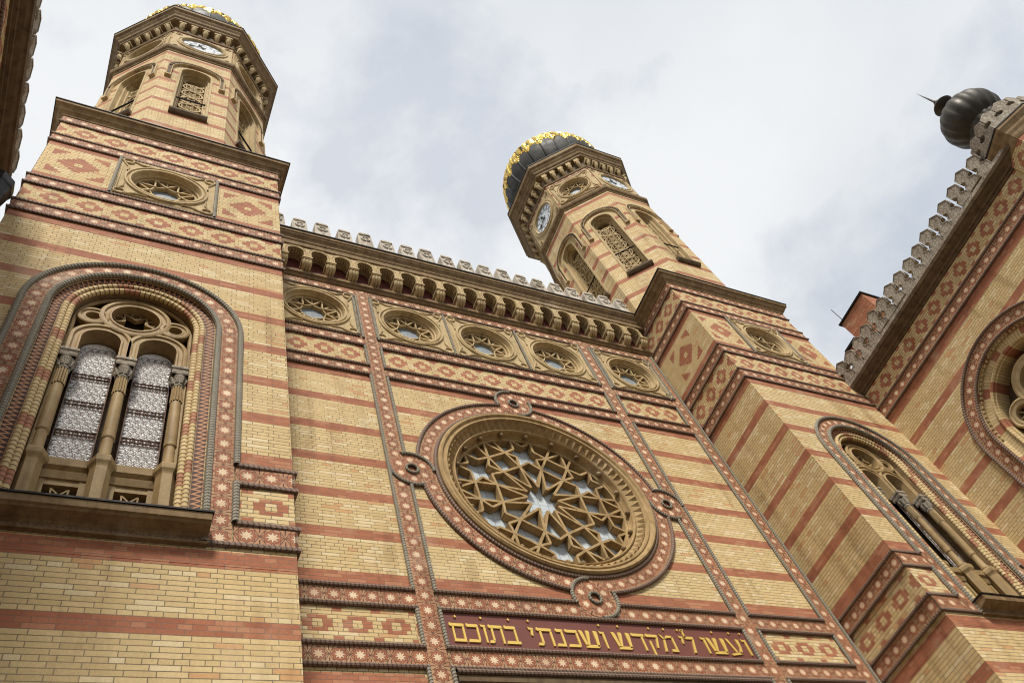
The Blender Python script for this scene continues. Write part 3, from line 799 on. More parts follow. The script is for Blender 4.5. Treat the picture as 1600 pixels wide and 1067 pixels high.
for z in (ZA, ZB_):
    for k in range(4):
        t2 = MB()
        cnt = round(2*H/T)
        segs = ((-H-.022, -1.65, 0, 2.5), (1.65, H+.022, 0, 2.5)) if k == 0 else ((-H-.022, H+.022, 0, cnt),)
        for u0, u1, c0, c1 in segs: t2.box(u0, u1, z-.157, z+.157, -.02, .022, [(c0, 0), (c1, 0), (c1, 1), (c0, 1)])
        q.join(t2, Matrix.Rotation(PI/2*k, 4, 'Z') @ Matrix.Translation((0, -H, 0)))
q.build_each('star_band', 'star', tw)
q = MB()
for z in BANDS:
    for sg in (-1, 1):
        if z > 23 and sg > 0: continue
        a = H+.03; zz = z+sg*.195
        q.tube([(-a, -a, zz), (a, -a, zz), (a, a, zz), (-a, a, zz)], RR, 8, True)
for z in (ZA, ZB_):
    for sg in (-1, 1):
        a = H+.03; zz = z+sg*.195
        if z == ZA and sg < 0: q.tube([(-a, -a, zz), (a, -a, zz), (a, a, zz), (-a, a, zz)], RR, 8, True)
        else: q.tube([(1.67, -a, zz), (a, -a, zz), (a, a, zz), (-a, a, zz), (-a, -a, zz), (-1.67, -a, zz)], RR, 8, cap=True)
q.build_each('rope_moulding', 'rope', tw, True)
# friezes
q = MB(); q2 = MB(); q3 = MB()
for k in range(4):
    mx_ = Matrix.Rotation(PI/2*k, 4, 'Z') @ Matrix.Translation((0, -H, 0))
    for z0, z1 in ((18.37, 19.17), (22.13, 22.93)):
        t2 = MB(); bs_ = .6268*8 - H + (.3134 if True else 0); t2.rect(-H, H, z0, z1, .005, [(bs_-H+H, -.01), (bs_+2*H, -.01), (bs_+2*H, .795), (bs_, .795)]); q.join(t2, mx_)
    t2 = MB(); segs = ((-H, -1.66), (1.66, H)) if k == 0 else ((-H, H),)
    for u0, u1 in segs:
        wd = u1-u0; base = .3134 - wd/2 + .6268*8
        if k == 0: base -= .08*(-1 if u0 < 0 else 1)
        t2.rect(u0, u1, 10.345, 11.027, .005, [(base, -.03), (base+wd, -.03), (base+wd, .66), (base, .66)])
    q2.join(t2, mx_)
    t2 = MB()
    if k == 0: segs = ((-H, -1.03), (1.03, H))
    else: segs = ((-H, -.333), (-.333, .333), (.333, H))
    for u0, u1 in segs:
        z0, z1 = 19.62, 21.68; uc, zc = (u0+u1)/2, (z0+z1)/2
        t2.rect(u0, u1, z0, z1, .005, [(u0-uc, z0-zc), (u1-uc, z0-zc), (u1-uc, z1-zc), (u0-uc, z1-zc)])
    q3.join(t2, mx_)
q.build_each('diamond_frieze', 'frieze', tw); q2.build_each('diamond_frieze', 'frieze_low', tw); q3.build_each('diamond_panel', 'panel', tw)
rw2 = put(rnd, tw, (0, -H-.012, 20.64)); rw2.scale = (.965, 1, .965)
q = MB()
for u in (-1.03, 1.03): q.tube([P(u, 19.62, H+.04), P(u, 21.70, H+.04)], .04, 8)
q.build_each('grey_pilaster', 'ropev', tw, True)
q = MB(); q.loft(4, [(H+.20, 23.722), (H+.285, 23.724), (H+.285, 23.76), (2.2, 23.99)]); q.build('flashing', 'iron', tw)
q = MB(); q.loft(4, [(H-.02, 23.32), (H+.04, 23.34), (H+.06, 23.40), (H+.10, 23.45), (H+.13, 23.47), (H+.19, 23.58), (H+.22, 23.60), (H+.25, 23.62), (H+.26, 23.72), (H+.20, 23.75), (2.3, 23.95)])
q.build('cornice', 'cornice', tw)

# great arched window
q = MB(); OY = -H
q.arch(0, WZ, 9.86, [(1.335, .024), (1.635, .024)], 48, star=True)
wn = q.build('arched_window', 'star', tw, loc=(0, OY, 0))
q = MB()
for r in (1.30, 1.665):
    vb = 9.9
    if r > 1.5:
        pts = [P(-r, 11.46, RN), P(-r, WZ, RN)] + arc(0, WZ, r, 180, 0, RN, 48)[1:-1] + [P(r, WZ, RN), P(r, 11.46, RN)]
        q.tube(pts, .05, 8)
        for s_ in (-1, 1): q.tube([P(s_*r, 10.30, RN), P(s_*r, 11.08, RN)], .05, 8)
    else:
        q.tube([P(-r, vb, RN), P(-r, WZ, RN)] + arc(0, WZ, r, 180, 0, RN, 48)[1:-1] + [P(r, WZ, RN), P(r, vb, RN)], .052, 8)
q.build_each('rope_moulding', 'ropev', wn, True)
q = MB(); q.arch(0, WZ, 9.9, [(1.25, .0), (1.245, -.03), (1.09, -.06)], 48, unit=True); q.build('zigzag_band', 'zigzag', wn)
q = MB()
for r, n, rr_ in ((1.045, -.045, .048), (.965, -.085, .052)):
    q.tube([P(-r, 9.9, n), P(-r, WZ, n)] + arc(0, WZ, r, 180, 0, n, 60)[1:-1] + [P(r, WZ, n), P(r, 9.9, n)], rr_, 10)
q.arch(0, WZ, 9.9, [(1.31, -.006), (1.24, -.008)], 48); q.arch(0, WZ, 9.9, [(1.10, -.058), (1.0, -.12), (.93, -.13)], 48)
q.build('brick_roll', 'roll', wn, True)
q = MB(); q.arch(0, WZ, 9.9, [(.935, -.125), (.925, -.14), (.925, -.62)], 48); q.build('reveal', 'cornice', wn)  # dark cornice stone stands in for the soffit's shade
q = MB()
CZ = 13.90
for cu in (-.42, .42):
    q.arch(cu, 14.42, CZ, [(.47, -.30), (.47, -.21), (.44, -.19), (.40, -.19), (.38, -.22), (.33, -.22), (.31, -.20), (.285, -.20), (.28, -.52)], 28)
q.lathe(0, 15.25, [(.56, -.30), (.56, -.20), (.53, -.18), (.49, -.18), (.47, -.21), (.42, -.21), (.40, -.19), (.375, -.19), (.37, -.48)], 44)
for s_ in (-1, 1):
    q.lathe(s_*.63, 15.10, [(.245, -.30), (.245, -.20), (.225, -.185), (.19, -.185), (.175, -.21), (.15, -.21), (.135, -.20), (.115, -.20), (.11, -.45)], 28)
    q.tube([P(s_*.89, 10.2, -.24), P(s_*.89, WZ, -.24)] + arc(0, WZ, .89, 0 if s_ > 0 else 180, 90, -.24, 16)[1:], .035, 6)
    q.box(s_*.885-.06, s_*.885+.06, CZ, 14.45, -.34, -.22)
q.box(-.075, .075, CZ, 14.12, -.5, -.20)
tr = q.build('tracery', 'column', wn, True)
q = MB()
hx = [(.365*math.cos(math.radians(60*k)), 15.25+.365*math.sin(math.radians(60*k))) for k in range(6)]
hn = [(.185*math.cos(math.radians(60*k+30)), 15.25+.185*math.sin(math.radians(60*k+30))) for k in range(6)]
for k in range(6):
    q.bar(hx[k], hn[k], .026, -.42, -.34); q.bar(hn[k], hx[(k+1) % 6], .026, -.42, -.34)
    q.lathe(.30*math.cos(math.radians(60*k+30)), 15.25+.30*math.sin(math.radians(60*k+30)), [(.085, -.34), (.065, -.34), (.065, -.42)], 14)
q.build('star_tracery', 'column', tr)
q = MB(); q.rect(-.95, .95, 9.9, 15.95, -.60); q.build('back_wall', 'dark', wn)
pn = MB(); pn.rect(-.275, .275, 11.55, 14.40, -.47); pn.lathe(0, 14.40, [(.0001, -.47), (.275, -.47)], 20, 0, PI)
pn.uv = [(p[0], p[2]) for fc in pn.f for p in (pn.v[i] for i in fc)]
lt = MB()
zs_ = [11.56+.0265*i for i in range(120)]
for i in range(28):
    z = 11.62 + .105*i
    for c in range(6 if i % 2 else 5):
        x_ = -.21 + .105*c - (.0525 if i % 2 else 0)
        if abs(x_) < .25 and (z < 14.40 or math.hypot(x_, z-14.40) < .24): lt.lathe(x_, z, [(.052, -.45), (.051, -.443), (.044, -.443), (.043, -.45)], 12)
for z in (11.58, 12.28, 12.98, 13.68):
    for s_ in (-1, 1): lt.tube([P(-.27, z+s_*.045, -.44), P(.27, z+s_*.045, -.44)], .012, 5)
    for k in range(5): lt.lathe(-.215+.1075*k, z, [(.045, -.44), (.034, -.43), (.034, -.45)], 10)
for s_ in (-1, 1):
    lt.tube([P(s_*.268, 11.55, -.44), P(s_*.268, 14.5, -.44)], .010, 5)
    for z in zs_[::4]: lt.lathe(s_*.24, z, [(.026, -.44), (.018, -.43)], 8)
p0 = pn.build('pane', 'pane', wn, loc=(-.42, OY*0, 0)); l0 = lt.build('lattice', 'lattice', p0); put(p0, wn, (.42, 0, 0))
def column():
    q = MB()
    q.lathez([(.085, 11.50), (.10, 11.54), (.10, 11.58), (.078, 11.62), (.075, 11.95), (.092, 11.97), (.092, 12.0), (.085, 12.02), (.092, 12.05), (.085, 12.08), (.088, 12.1), (.082, 12.9), (.078, 13.05)], 16)
    for k in range(12): 
        a = 2*PI*k/12; q.tube([(.078*math.cos(a), .078*math.sin(a), 13.05), (.07*math.cos(a), .07*math.sin(a), 13.45)], .018, 5)
    c_ = q.build('column', 'column', wn, True)
    q = MB(); q.lathez([(.085, 13.43), (.10, 13.46), (.085, 13.49), (.075, 13.53), (.09, 13.60), (.125, 13.68), (.12, 13.70)], 16)
    for k in range(8):
        a = 2*PI*k/8+PI/8; q.tube([(.075*math.cos(a), .075*math.sin(a), 13.52), (.11*math.cos(a), .11*math.sin(a), 13.62), (.135*math.cos(a), .135*math.sin(a), 13.67), (.13*math.cos(a), .13*math.sin(a), 13.63)], [.03, .03, .024, .015], 6)
    q.loft(4, [(.12, 13.70), (.135, 13.72), (.135, 13.78), (.12, 13.79), (.125, 13.82), (.145, 13.84), (.145, 13.89), (.0, 13.9)]); q.build('capital', 'carved', c_, True)
    q = MB(); q.loft(6, [(.115, 9.9), (.115, 11.30), (.125, 11.33), (.15, 11.38), (.155, 11.46), (.14, 11.50), (0.001, 11.51)]); q.build('pedestal', 'column', c_)
    return c_
c0 = column(); c0.location = (0, .24, 0)
for u in (-.80, .80): put(c0, wn, (u, .24, 0))
q = MB()                                          # aprons under the lights
for cu in (-.41, .41):
    q.extr(cu-.30, cu+.30, [(11.18, -.42), (11.20, -.34), (11.30, -.30), (11.34, -.33), (11.38, -.27), (11.50, -.25), (11.54, -.30), (11.55, -.5)])
    q.box(cu-.30, cu-.20, 9.9, 11.2, -.5, -.36); q.box(cu+.20, cu+.30, 9.9, 11.2, -.5, -.36); q.box(cu-.20, cu+.20, 11.10, 11.2, -.5, -.37)
    c2 = (cu, 10.82); k8 = [(cu+.27*math.cos(PI/4*k+PI/8), 10.82+.27*math.sin(PI/4*k+PI/8)) for k in range(8)]; k4 = [(cu+.13*math.cos(PI/4*k), 10.82+.13*math.sin(PI/4*k)) for k in range(8)]
    for k in range(8): q.bar(k8[k], k4[k], .022, -.47, -.40); q.bar(k8[k], k4[(k+1) % 8], .022, -.47, -.40)
    q.lathe(cu, 10.82, [(.07, -.44), (.05, -.39), (.0001, -.37)], 12)
q.build('apron', 'column', wn)
q = MB(); q.extr(-1.34, 1.34, [(9.84, -.02), (9.845, .07), (9.88, .075), (9.90, .05), (9.93, .06), (9.96, .10), (9.985, .20), (9.99, .25), (10.01, .27), (10.02, .30), (10.13, .305), (10.131, -.5)]); ws = q.build('sill', 'cornice', wn)
q = MB(); q.box(-1.36, 1.36, 10.132, 10.16, -.3, .325); q.build('flashing', 'iron', ws)

# ---- octagonal turret
shaft_parts = set(tw.children)
A8 = 2.40; HW = A8*math.tan(PI/8)
OX, OYc = -.05, .02
def octm(k): return Matrix.Translation((OX*0, OYc, 0)) @ Matrix.Rotation(PI/4*k, 4, 'Z') @ Matrix.Translation((0, -A8, 0))
f8 = MB(); f8.hole(-HW, HW, 23.70, 32.45, 0, 30.35, archf(.43, 4.15), 0, 40); f9 = MB(); f9.rect(-HW, HW, 32.45, 35.1, -.004); fa = MB(); fa.hole(-HW, HW, 32.45, 35.1, 0, 33.87, circ(.70), -.004)
q = MB()
for k in range(8): q.join(f8, octm(k)); q.join(fa if k % 2 else f9, octm(k))
q.build('turret_wall', 'wall', tw)
q = MB(); hd = MB()                               # one turret window, used eight times
hd.arch(0, 30.35, 29.35, [(.86, .0), (.855, .09), (.83, .10), (.80, .06), (.735, .06), (.72, .09), (.70, .09), (.695, .0)], 28)
for s_ in (-1, 1): hd.box(s_*.778-.09, s_*.778+.09, 29.29, 29.36, 0, .11)
th_ = hd.build('turret_window', 'stone', tw, True)
hb = MB(); hb.arch(0, 30.35, 29.37, [(.803, .0755), (.732, .0755)], 28)
for k in range(26):
    a = PI*(k+.5)/26; hb.prism([(.80*math.cos(a-.035), 30.35+.80*math.sin(a-.035)), (.80*math.cos(a+.035), 30.35+.80*math.sin(a+.035)), (.735*math.cos(a+.035), 30.35+.735*math.sin(a+.035)), (.735*math.cos(a-.035), 30.35+.735*math.sin(a-.035))][::-1], .07, .10)
hb.build('dentil_course', 'dark', th_)
rv = MB()
for a_, b2 in (((.55, .02), (.43, .02)),): rv.arch(0, 30.35, 26.2, [(.50, .0), (.495, .025), (.43, .025), (.43, -.12), (.37, -.13), (.37, -.24), (.33, -.25), (.33, -.55)], 28)
rv.build('reveal', 'stone', th_, True)
sl = MB(); sl.extr(-.50, .50, [(26.02, 0), (26.04, .08), (26.12, .14), (26.20, .15), (26.24, .10), (26.26, -.6)]); sl.build('sill', 'dark', th_)
gr = MB()
for i in range(6):
    z = 26.62 + .66*i
    if z > 30.2: continue
    gr.lathe(0, z, [(.325, -.40), (.325, -.30), (.27, -.30), (.27, -.40)], 24)
    for k in range(6): gr.lathe(.135*math.cos(PI/3*k+PI/6), z+.135*math.sin(PI/3*k+PI/6), [(.115, -.31), (.085, -.30), (.085, -.39)], 12)
    for s_ in (-1, 1):
        gr.bar((s_*.33, z+.33), (s_*.20, z+.33), .05, -.40, -.31); gr.lathe(s_*.24, z+.33, [(.06, -.31), (.04, -.31)], 10)
gr.lathe(0, 30.38, [(.33, -.40), (.33, -.30), (.26, -.30), (.26, -.40)], 24)
gr.build('grille', 'stone', th_, True)
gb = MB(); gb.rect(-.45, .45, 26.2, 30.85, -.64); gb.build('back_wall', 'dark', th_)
ib = MB(); ib.tube([P(-.40, 27.75, -.05), P(.40, 27.75, -.05)], .028, 6); ib.build('tie_bar', 'iron', th_)
M0 = octm(0)
def at8(o, k, z=0.):
    m_ = octm(k); o.location = m_ @ Vector((0, 0, z)); o.rotation_euler.z = PI/4*k
at8(th_, 0)
for k in range(1, 8): at8(copy_tree(th_, tw), k)
# ring moulding, clock stage, cornice
q = MB(); q.loft(8, [(A8-.01, 32.30), (A8+.03, 32.33), (A8+.05, 32.40), (A8+.11, 32.45), (A8+.14, 32.52), (A8+.15, 32.62), (A8+.04, 32.66), (A8, 32.72)], cy=OYc); q.build('ring_moulding', 'cornice', tw)
q = MB(); q.loft(8, [(A8+.012, 32.68), (A8+.012, 32.84)], star=True, cy=OYc); q.loft(8, [(A8+.015, 34.90), (A8+.015, 35.08)], star=True, cy=OYc); q.build_each('star_band', 'star', tw)
rr8 = put(rnd, tw, (0, 0, 0)); rr8.scale = (.88, 1, .92)
at8(rr8, 1, 33.87)
for k in (3, 5, 7): at8(copy_tree(rr8, tw), k, 33.87)
ck = MB(); s8 = .98
ck.hole(-s8, s8, 32.86, 34.88, 0, 33.87, circ(.70), .03)
ck.lathe(0, 33.87, [(.86, .03), (.84, .075), (.80, .08), (.77, .05), (.74, .09), (.70, .10), (.68, .06), (.68, -.02)], 56)
for x in (-.83, .83):
    for y in (-.85, .85): ck.lathe(x, 33.87+y, [(.12, .03), (.11, .06), (.08, .06), (.06, .0), (.0001, -.02)], 14)
cf = ck.build('clock', 'stone', tw, True)
dl = MB(); dl.lathe(0, 33.87, [(.69, .01), (.0001, .01)], 48); dl.uv = [(p[0]/.69, (p[2]-33.87)/.69) for fc in dl.f for p in (dl.v[i] for i in fc)]
dl.build('dial', 'dial', cf)
for ang, ln_, w0 in ((112, .36, .05), (196, .56, .035)):
    h_ = MB(); c_, s_ = math.cos(math.radians(ang)), math.sin(math.radians(ang))
    pt = lambda a, b: (a*c_-b*s_, 33.87+a*s_+b*c_)
    h_.prism([pt(-.12, -w0*.7), pt(ln_*.5, -w0*.5), pt(ln_*.6, -w0*1.6), pt(ln_, 0), pt(ln_*.6, w0*1.6), pt(ln_*.5, w0*.5), pt(-.12, w0*.7)], .03, .045)
    h_.build('clock_hand', 'iron', cf)
at8(cf, 0)
for k in (2, 4, 6): at8(copy_tree(cf, tw), k)
q = MB(); q.loft(8, [(A8-.05, 35.04), (A8+.05, 35.06), (A8+.08, 35.14), (A8+.04, 35.18), (A8+.02, 35.20), (A8+.02, 35.80), (A8+.24, 35.84), (A8+.27, 35.88), (A8+.27, 35.98), (A8+.33, 36.05), (A8+.36, 36.16), (A8+.42, 36.25), (A8+.44, 36.32), (A8+.52, 36.40), (A8+.53, 36.62), (A8+.45, 36.68), (A8-.2, 36.75)], cy=OYc)
cn = q.build('turret_cornice', 'cornice', tw)
q = MB(); q.loft(8, [(A8+.026, 35.21), (A8+.026, 35.79)], cy=OYc); q.build('shaded_frieze_ground', 'dark', cn)  # dark panel painting in the shade between the corbels
q = MB(); q.loft(8, [(A8+.52, 36.625), (A8+.555, 36.627), (A8+.555, 36.67), (A8+.3, 36.70)], cy=OYc); q.build('flashing', 'iron', cn)
cb8 = MB(); cb8.tube([P(0, 35.22, .04), P(0, 35.32, .11), P(0, 35.46, .17), P(0, 35.56, .17)], [.05, .075, .095, .09], 8, cap=True); cb8.box(-.12, .12, 35.55, 35.63, 0, .26); cb8.box(-.10, .10, 35.63, 35.86, 0, .23)
c8 = cb8.build('corbel', 'stone', cn, True); first = True
for k in range(8):
    for i in range(5):
        x = (i-2)*.40; m_ = octm(k); o = c8 if first else copy_tree(c8, cn); first = False
        o.location = m_ @ Vector((x, 0, 0)); o.rotation_euler.z = PI/4*k
q = MB()                                           # pointed leaves round the foot of the dome
for k in range(8):
    t2 = MB()
    for i in range(7):
        x = (i-3)*.32; t2.prism([(x-.15, 36.66), (x+.15, 36.66), (x+.15, 36.80), (x, 36.98), (x-.15, 36.80)], .20, .26)
    q.join(t2, octm(k))
q.build('cresting', 'lead', cn)
DZ, DR = 39.35, 2.62
prof = [(1.95, 36.72), (2.0, 37.0), (2.2, 37.5)] + [(DR*math.cos(math.radians(a)), DZ+DR*math.sin(math.radians(a))) for a in range(-38, 70, 6)] + [(.7, 42.2), (.35, 42.9), (.15, 43.6), (.0001, 43.7)]
q = MB(); q.lathez(prof, 96, cy=OYc); dm = q.build('dome', 'lead', tw, True)
q = MB()
for k in range(24):
    t_ = 2*PI*k/24; q.tube([(r*1.004*math.cos(t_), OYc+r*1.004*math.sin(t_), z) for r, z in prof[2:-3]], .032, 5)
q.build('seam', 'lead', dm, True)
q = MB()                                           # gilded lace round the dome
def dp(a, lat, off=.03): 
    r = (DR+off)*math.cos(math.radians(lat)); return Vector((r*math.cos(a), OYc+r*math.sin(a), DZ+(DR+off)*math.sin(math.radians(lat))))
rnd_ = random.Random(3)
def blob(a, lat, r):
    c = dp(a, lat, .02); nrm = dp(a, lat, 1.) - dp(a, lat, 0.); nrm.normalize(); e = Vector((-math.sin(a), math.cos(a), 0)); f = nrm.cross(e)
    ring = [c + (e*math.cos(2*PI*i/9)+f*math.sin(2*PI*i/9))*r*(1 + .38*math.cos(5*2*PI*i/20+a*9)) - nrm*.02 for i in range(20)]; tip = c + nrm*r*.30; mid = [c.lerp(p_, .55) + nrm*r*(.30 if i % 4 in (0, 3) else .12) for i, p_ in enumerate(ring)]
    for i in range(20): q.face([ring[i], ring[(i+1) % 20], mid[(i+1) % 20], mid[i]]); q.face([mid[i], mid[(i+1) % 20], tip])
for k in range(48):
    a = 2*PI*k/48; big = k % 2 == 0
    lo = -3 if big else 3
    for j in range(9):
        lat = lo + (36-lo)*j/8
        blob(a + rnd_.uniform(-.012, .012), lat, .135 + rnd_.uniform(-.02, .03))
    if big:
        for s_ in (-1, 1): blob(a+s_*.055, lo+3.5, .10)
        blob(a, lo-3, .085)
q.build('gold_lace', 'gold', dm)
q = MB(); q.lathez([(.10, 43.5), (.3, 43.8), (.3, 44.0), (.08, 44.2), (.05, 45.5), (.0001, 45.6)], 16, cy=OYc); q.build('finial', 'gold', dm, True)
turret = [c for c in tw.children if c not in shaft_parts]; t_data = {c.data for c in turret}
for c in turret: c.location.x += .10      # both turrets stand a little inwards of their shafts
tw2 = copy_tree(tw)
for c in tw2.children:
    if c.data in t_data and (c.data is not rnd.data or c.location.z > 30): c.location.x -= .20
tw2.location = (TC[0], TC[1], 0)
tw2['label'] = 'right brick clock tower, its dark bulb dome with gilded lace clear against the sky'

# ================================================================= side wings (built facing -y, turned to face the court)
wg = thing('side_wing', 'right hand side wing of striped brick, its corner turret topped by a dark ribbed dome', 'wing', (11.045, -2.09, 0), -PI/2, 'side wings framing the court')
WL = 8.1; AC = (3.47, 14.15)
q = MB(); q.hole(0, 7.2, 9., 17.34, AC[0], AC[1], archf(1.77, 5.0), 0, 64); q.rect(7.2, WL, 0, 17.34, 0); q.rect(0, 7.2, 0, 9., 0); q.rect(0, WL, 17.34, 18.5, -.006)
q.face([P(WL, 0, 0), P(WL, 0, -6), P(WL, 18.5, -6), P(WL, 18.5, 0)]); q.face([P(0, 0, -6), P(0, 0, 0), P(0, 18.5, 0), P(0, 18.5, -6)]); q.face([P(0, 18.5, -6), P(0, 18.5, 0), P(WL, 18.5, 0), P(WL, 18.5, -6)]); q.face([P(0, 0, -6), P(WL, 0, -6), P(WL, 18.5, -6), P(0, 18.5, -6)][::-1])
q.uv = [(u, v+.57) for u, v in q.uv]; q.build('wall', 'wall', wg)
q = MB(); q.rect(0, WL, 17.06, 17.34, .004); q.build_each('red_course', 'red', wg)
q = MB(); q.box(0, WL, 17.41, 17.72, -.02, .022, [(0, 0), (WL/T, 0), (WL/T, 1), (0, 1)]); q.build_each('star_band', 'star', wg)
q = MB()
for z in (17.37, 17.76): q.tube([P(0, z, RN), P(WL, z, RN)], RR, 8)
q.build_each('rope_moulding', 'rope', wg, True)
q = MB(); q.rect(0, WL, 17.80, 18.47, .005, [(.1, .06), (.1+WL, .06), (.1+WL, .73), (.1, .73)]); q.build_each('diamond_frieze', 'frieze', wg)
PR = [(18.44, .0), (18.46, .05), (18.50, .06), (18.53, .12), (18.58, .13), (18.64, .22), (18.70, .27), (18.72, .31), (18.82, .33), (18.85, .31), (18.88, .0)]
q = MB(); q.extr(0, WL+.1, PR); q.build('cornice', 'dark', wg)
q = MB(); q.box(0, WL, 18.85, 18.98, .08, .28); pw = q.build('parapet', 'carved', wg)
mo = MB(); out_ = [(-.225, 18.98), (.225, 18.98), (.225, 19.22), (.13, 19.26), (.085, 19.33), (.10, 19.40), (.205, 19.43), (.21, 19.68), (.0, 19.83), (-.21, 19.68), (-.205, 19.43), (-.10, 19.39), (-.085, 19.33), (-.13, 19.26), (-.225, 19.22)]
mo.prism(out_, .10, .26); mo.tube([P(x*.93, 19.4+(y-19.4)*.95, .262) for x, y in out_], .016, 5, True)
m1 = None
for k in range(17):
    x = .25+.462*k
    if x > WL-.85: break
    if m1 is None: m1 = mo.build('merlon', 'carved', pw, False, (x, 0, 0))
    else:
        c_ = put(m1, pw, (x + random.uniform(-.01, .01), random.uniform(-.01, .01), 0), math.radians(random.uniform(-1.5, 1.5))); c_.scale = (random.uniform(.97, 1.03), 1, random.uniform(.997, 1.003))
# its arched window
q = MB(); q.arch(AC[0], AC[1], 9.2, [(1.85, .022), (2.17, .022)], 48, star=True); ww = q.build('arched_window', 'star', wg)
q = MB()
for r in (1.81, 2.21): q.tube([P(AC[0]-r, 9.2, RN), P(AC[0]-r, AC[1], RN)] + arc(AC[0], AC[1], r, 180, 0, RN, 48)[1:-1] + [P(AC[0]+r, AC[1], RN), P(AC[0]+r, 9.2, RN)], .045, 8)
q.build_each('rope_moulding', 'rope', ww, True)
q = MB()
for k in range(44):
    a = PI*(k+.5)/44; r0, r1 = 1.755, 1.70; da = .022
    pt = lambda r, t_: (AC[0]+r*math.cos(t_), AC[1]+r*math.sin(t_))
    q.prism([pt(r1, a-da), pt(r0, a-da), pt(r0, a+da), pt(r1, a+da)], -.10, -.02)
q.build('dentil', 'stone', ww)
q = MB(); q.arch(AC[0], AC[1], 9.2, [(1.765, .02), (1.76, -.05), (1.70, -.10)], 48); q.arch(AC[0], AC[1], 9.2, [(1.70, -.10), (1.50, -.11)], 48)
q.arch(AC[0], AC[1], 9.2, [(1.49, -.08), (1.45, -.06), (1.41, -.08), (1.40, -.14), (1.36, -.14), (1.36, -.65)], 48); q.build('voussoir', 'voussoir', ww, True)
q = MB(); n_ = -.30
q.lathe(AC[0], AC[1]+.45, [(.72, n_-.1), (.72, n_), (.66, n_+.03), (.60, n_), (.56, n_+.01), (.50, n_-.01), (.49, n_-.3)], 44)
for s_ in (-1, 1):
    q.lathe(AC[0]+s_*.92, AC[1]+.18, [(.40, n_-.1), (.40, n_), (.35, n_+.03), (.31, n_), (.27, n_+.01), (.22, n_-.01), (.21, n_-.3)], 32)
    q.arch(AC[0]+s_*.66, AC[1]-.95, 9.2, [(.64, n_-.1), (.64, n_), (.58, n_+.02), (.52, n_), (.44, n_-.01), (.43, n_-.3)], 28)
    for k in range(6): q.bar((AC[0]+s_*.92, AC[1]+.18), (AC[0]+s_*.92+.21*math.cos(PI/3*k), AC[1]+.18+.21*math.sin(PI/3*k)), .03, n_-.2, n_-.1)
for k in range(8): q.bar((AC[0], AC[1]+.45), (AC[0]+.49*math.cos(PI/4*k), AC[1]+.45+.49*math.sin(PI/4*k)), .035, n_-.25, n_-.15)
q.build('tracery', 'stone', ww, True)
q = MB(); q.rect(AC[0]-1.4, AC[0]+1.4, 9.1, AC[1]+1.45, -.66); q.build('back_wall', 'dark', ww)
# corner turret, an octagon with one edge towards the court
tr8 = MB(); tr8.loft(8, [(.88, -.15), (.88, 18.75)]); tr8.uv = [(u, v+.57) for u, v in tr8.uv]; ct = tr8.build('corner_turret', 'wall', wg, False, (8.19, .60, .15), PI/8)
q = MB(); q.loft(8, [(.888, 17.65), (.888, 18.47)]); q.uv = [(u+.6268*2.5, v-17.66) for u, v in q.uv]; q.build('diamond_frieze', 'frieze', ct)
q = MB(); q.loft(8, [(.895, 17.26), (.895, 17.57)], star=True); q.build('star_band', 'star', ct)
q = MB(); q.loft(8, [(.86, 18.44), (.90, 18.46), (.92, 18.52), (.93, 18.56), (.935, 18.66), (.97, 18.76), (.975, 18.84), (1.02, 18.94), (1.05, 19.0), (1.05, 19.10), (.80, 19.12), (.0, 19.16)]); q.build('cornice', 'cornice', ct)
q = MB(); q.loft(8, [(1.03, 19.101), (1.07, 19.103), (1.07, 19.14), (.8, 19.15)]); q.build('flashing', 'iron', ct)
q = MB()
for k in range(8):
    t2 = MB(); t2.box(-.36, .36, 19.12, 19.22, -.06, .06)
    for x in (-.2, .2): t2.prism([(x+px*.9, 19.2+(py-18.98)*.86) for px, py in out_], -.06, .06)
    q.join(t2, Matrix.Rotation(PI/4*k, 4, 'Z') @ Matrix.Translation((0, -.93, 0)))
q.build('cresting', 'carved', ct)
q = MB(); DC = 21.1; dr_ = .86
q.lathez([(.5, 19.14), (.5, 20.2), (.58, 20.38)] + [(dr_*math.cos(math.radians(a)), DC+dr_*.98*math.sin(math.radians(a))) for a in range(-48, 80, 8)] + [(.13, DC+.86), (.10, DC+.98)], 96, 0, 0, 16, .05)
dm2 = q.build('ribbed_dome', 'bronze', ct, True)
q = MB(); z0 = DC+.95
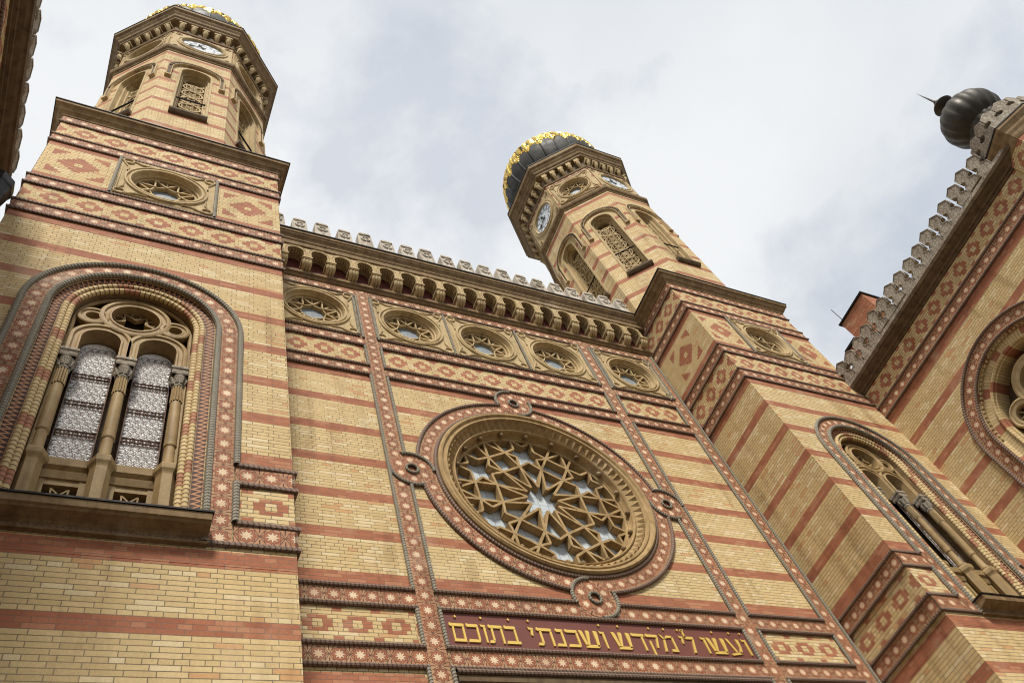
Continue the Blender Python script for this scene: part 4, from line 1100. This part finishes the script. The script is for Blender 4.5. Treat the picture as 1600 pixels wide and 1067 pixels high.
q.lathez([(.10, z0), (.14, z0+.06), (.10, z0+.10), (.10, z0+.16), (.29, z0+.24), (.33, z0+.31), (.29, z0+.38), (.12, z0+.44), (.06, z0+.52), (.085, z0+.56), (.085, z0+.66), (.05, z0+.70), (.035, z0+.80), (.0001, z0+1.65)], 20); q.build('finial', 'bronze', dm2, True)

wl = copy_tree(wg); wl.location = (-11.56, -2.09, 0); wl.rotation_euler.z = PI/2; wl.scale = (-1, 1, 1)
wl['label'] = 'left side wing in shade, only dark eaves and battlement edge showing'

# ================================================================= roof things, drain, ground
ch = thing('chimney', 'tall red brick chimney with a dark capping behind the battlement of the right wing', 'chimney', (12.85, -3.42, 18.5), -PI/2)
q = MB(); q.box(-.62, .62, 0, 3.6, -.42, .42); q.build('stack', 'chim', ch)
q = MB(); q.box(-.68, .68, 3.6, 3.66, -.48, .48); q.build('capping', 'iron', ch)
c2 = thing('chimney', 'lower red brick chimney partly hidden behind the taller one on the right wing', 'chimney', (12.75, -2.50, 18.5), -PI/2)
q = MB(); q.box(-.22, .30, 0, 2.72, -.3, .3); q.uv = [(u, v+.3) for u, v in q.uv]; q.build('stack', 'chim', c2)
q = MB(); q.box(-.29, .29, 2.72, 2.81, -.38, .38); q.build('capping', 'iron', c2)
q = MB(); q.tube([(0, 0, 0), (0, 0, 2.7)], [.022, .012], 6, cap=True)
rod = q.build('lightning_rod', 'iron'); rod.location = (13.0, -2.76, 20.75)
q.v = q.v[:]
rod['label'] = 'thin dark rod rising beside the red brick chimney'; rod['category'] = 'lightning rod'
sup = MB(); sup.tube([(0, 0, -2.1), (0, 0, 0)], .022, 6)
sup.build('stay', 'iron', rod)
dp_ = thing('downpipe', 'dark rainwater hopper and downpipe in the corner of left tower and left wing', 'downpipe', (-11.36, -2.36, 0))
q = MB(); q.lathez([(.075, 0), (.075, 17.0)], 14); q.build('pipe', 'iron', dp_, True)
q = MB(); q.loft(8, [(.08, 16.9), (.11, 17.1), (.22, 17.5), (.27, 18.0), (.29, 18.05), (.29, 18.3), (.24, 18.31)]); q.cap(8, .24, 18.3); q.build('hopper', 'iron', dp_)

q = MB(); q.face([(-600, -600, 0), (600, -600, 0), (600, 600, 0), (-600, 600, 0)]); gnd = q.build('ground', 'paving'); gnd['kind'] = 'structure'
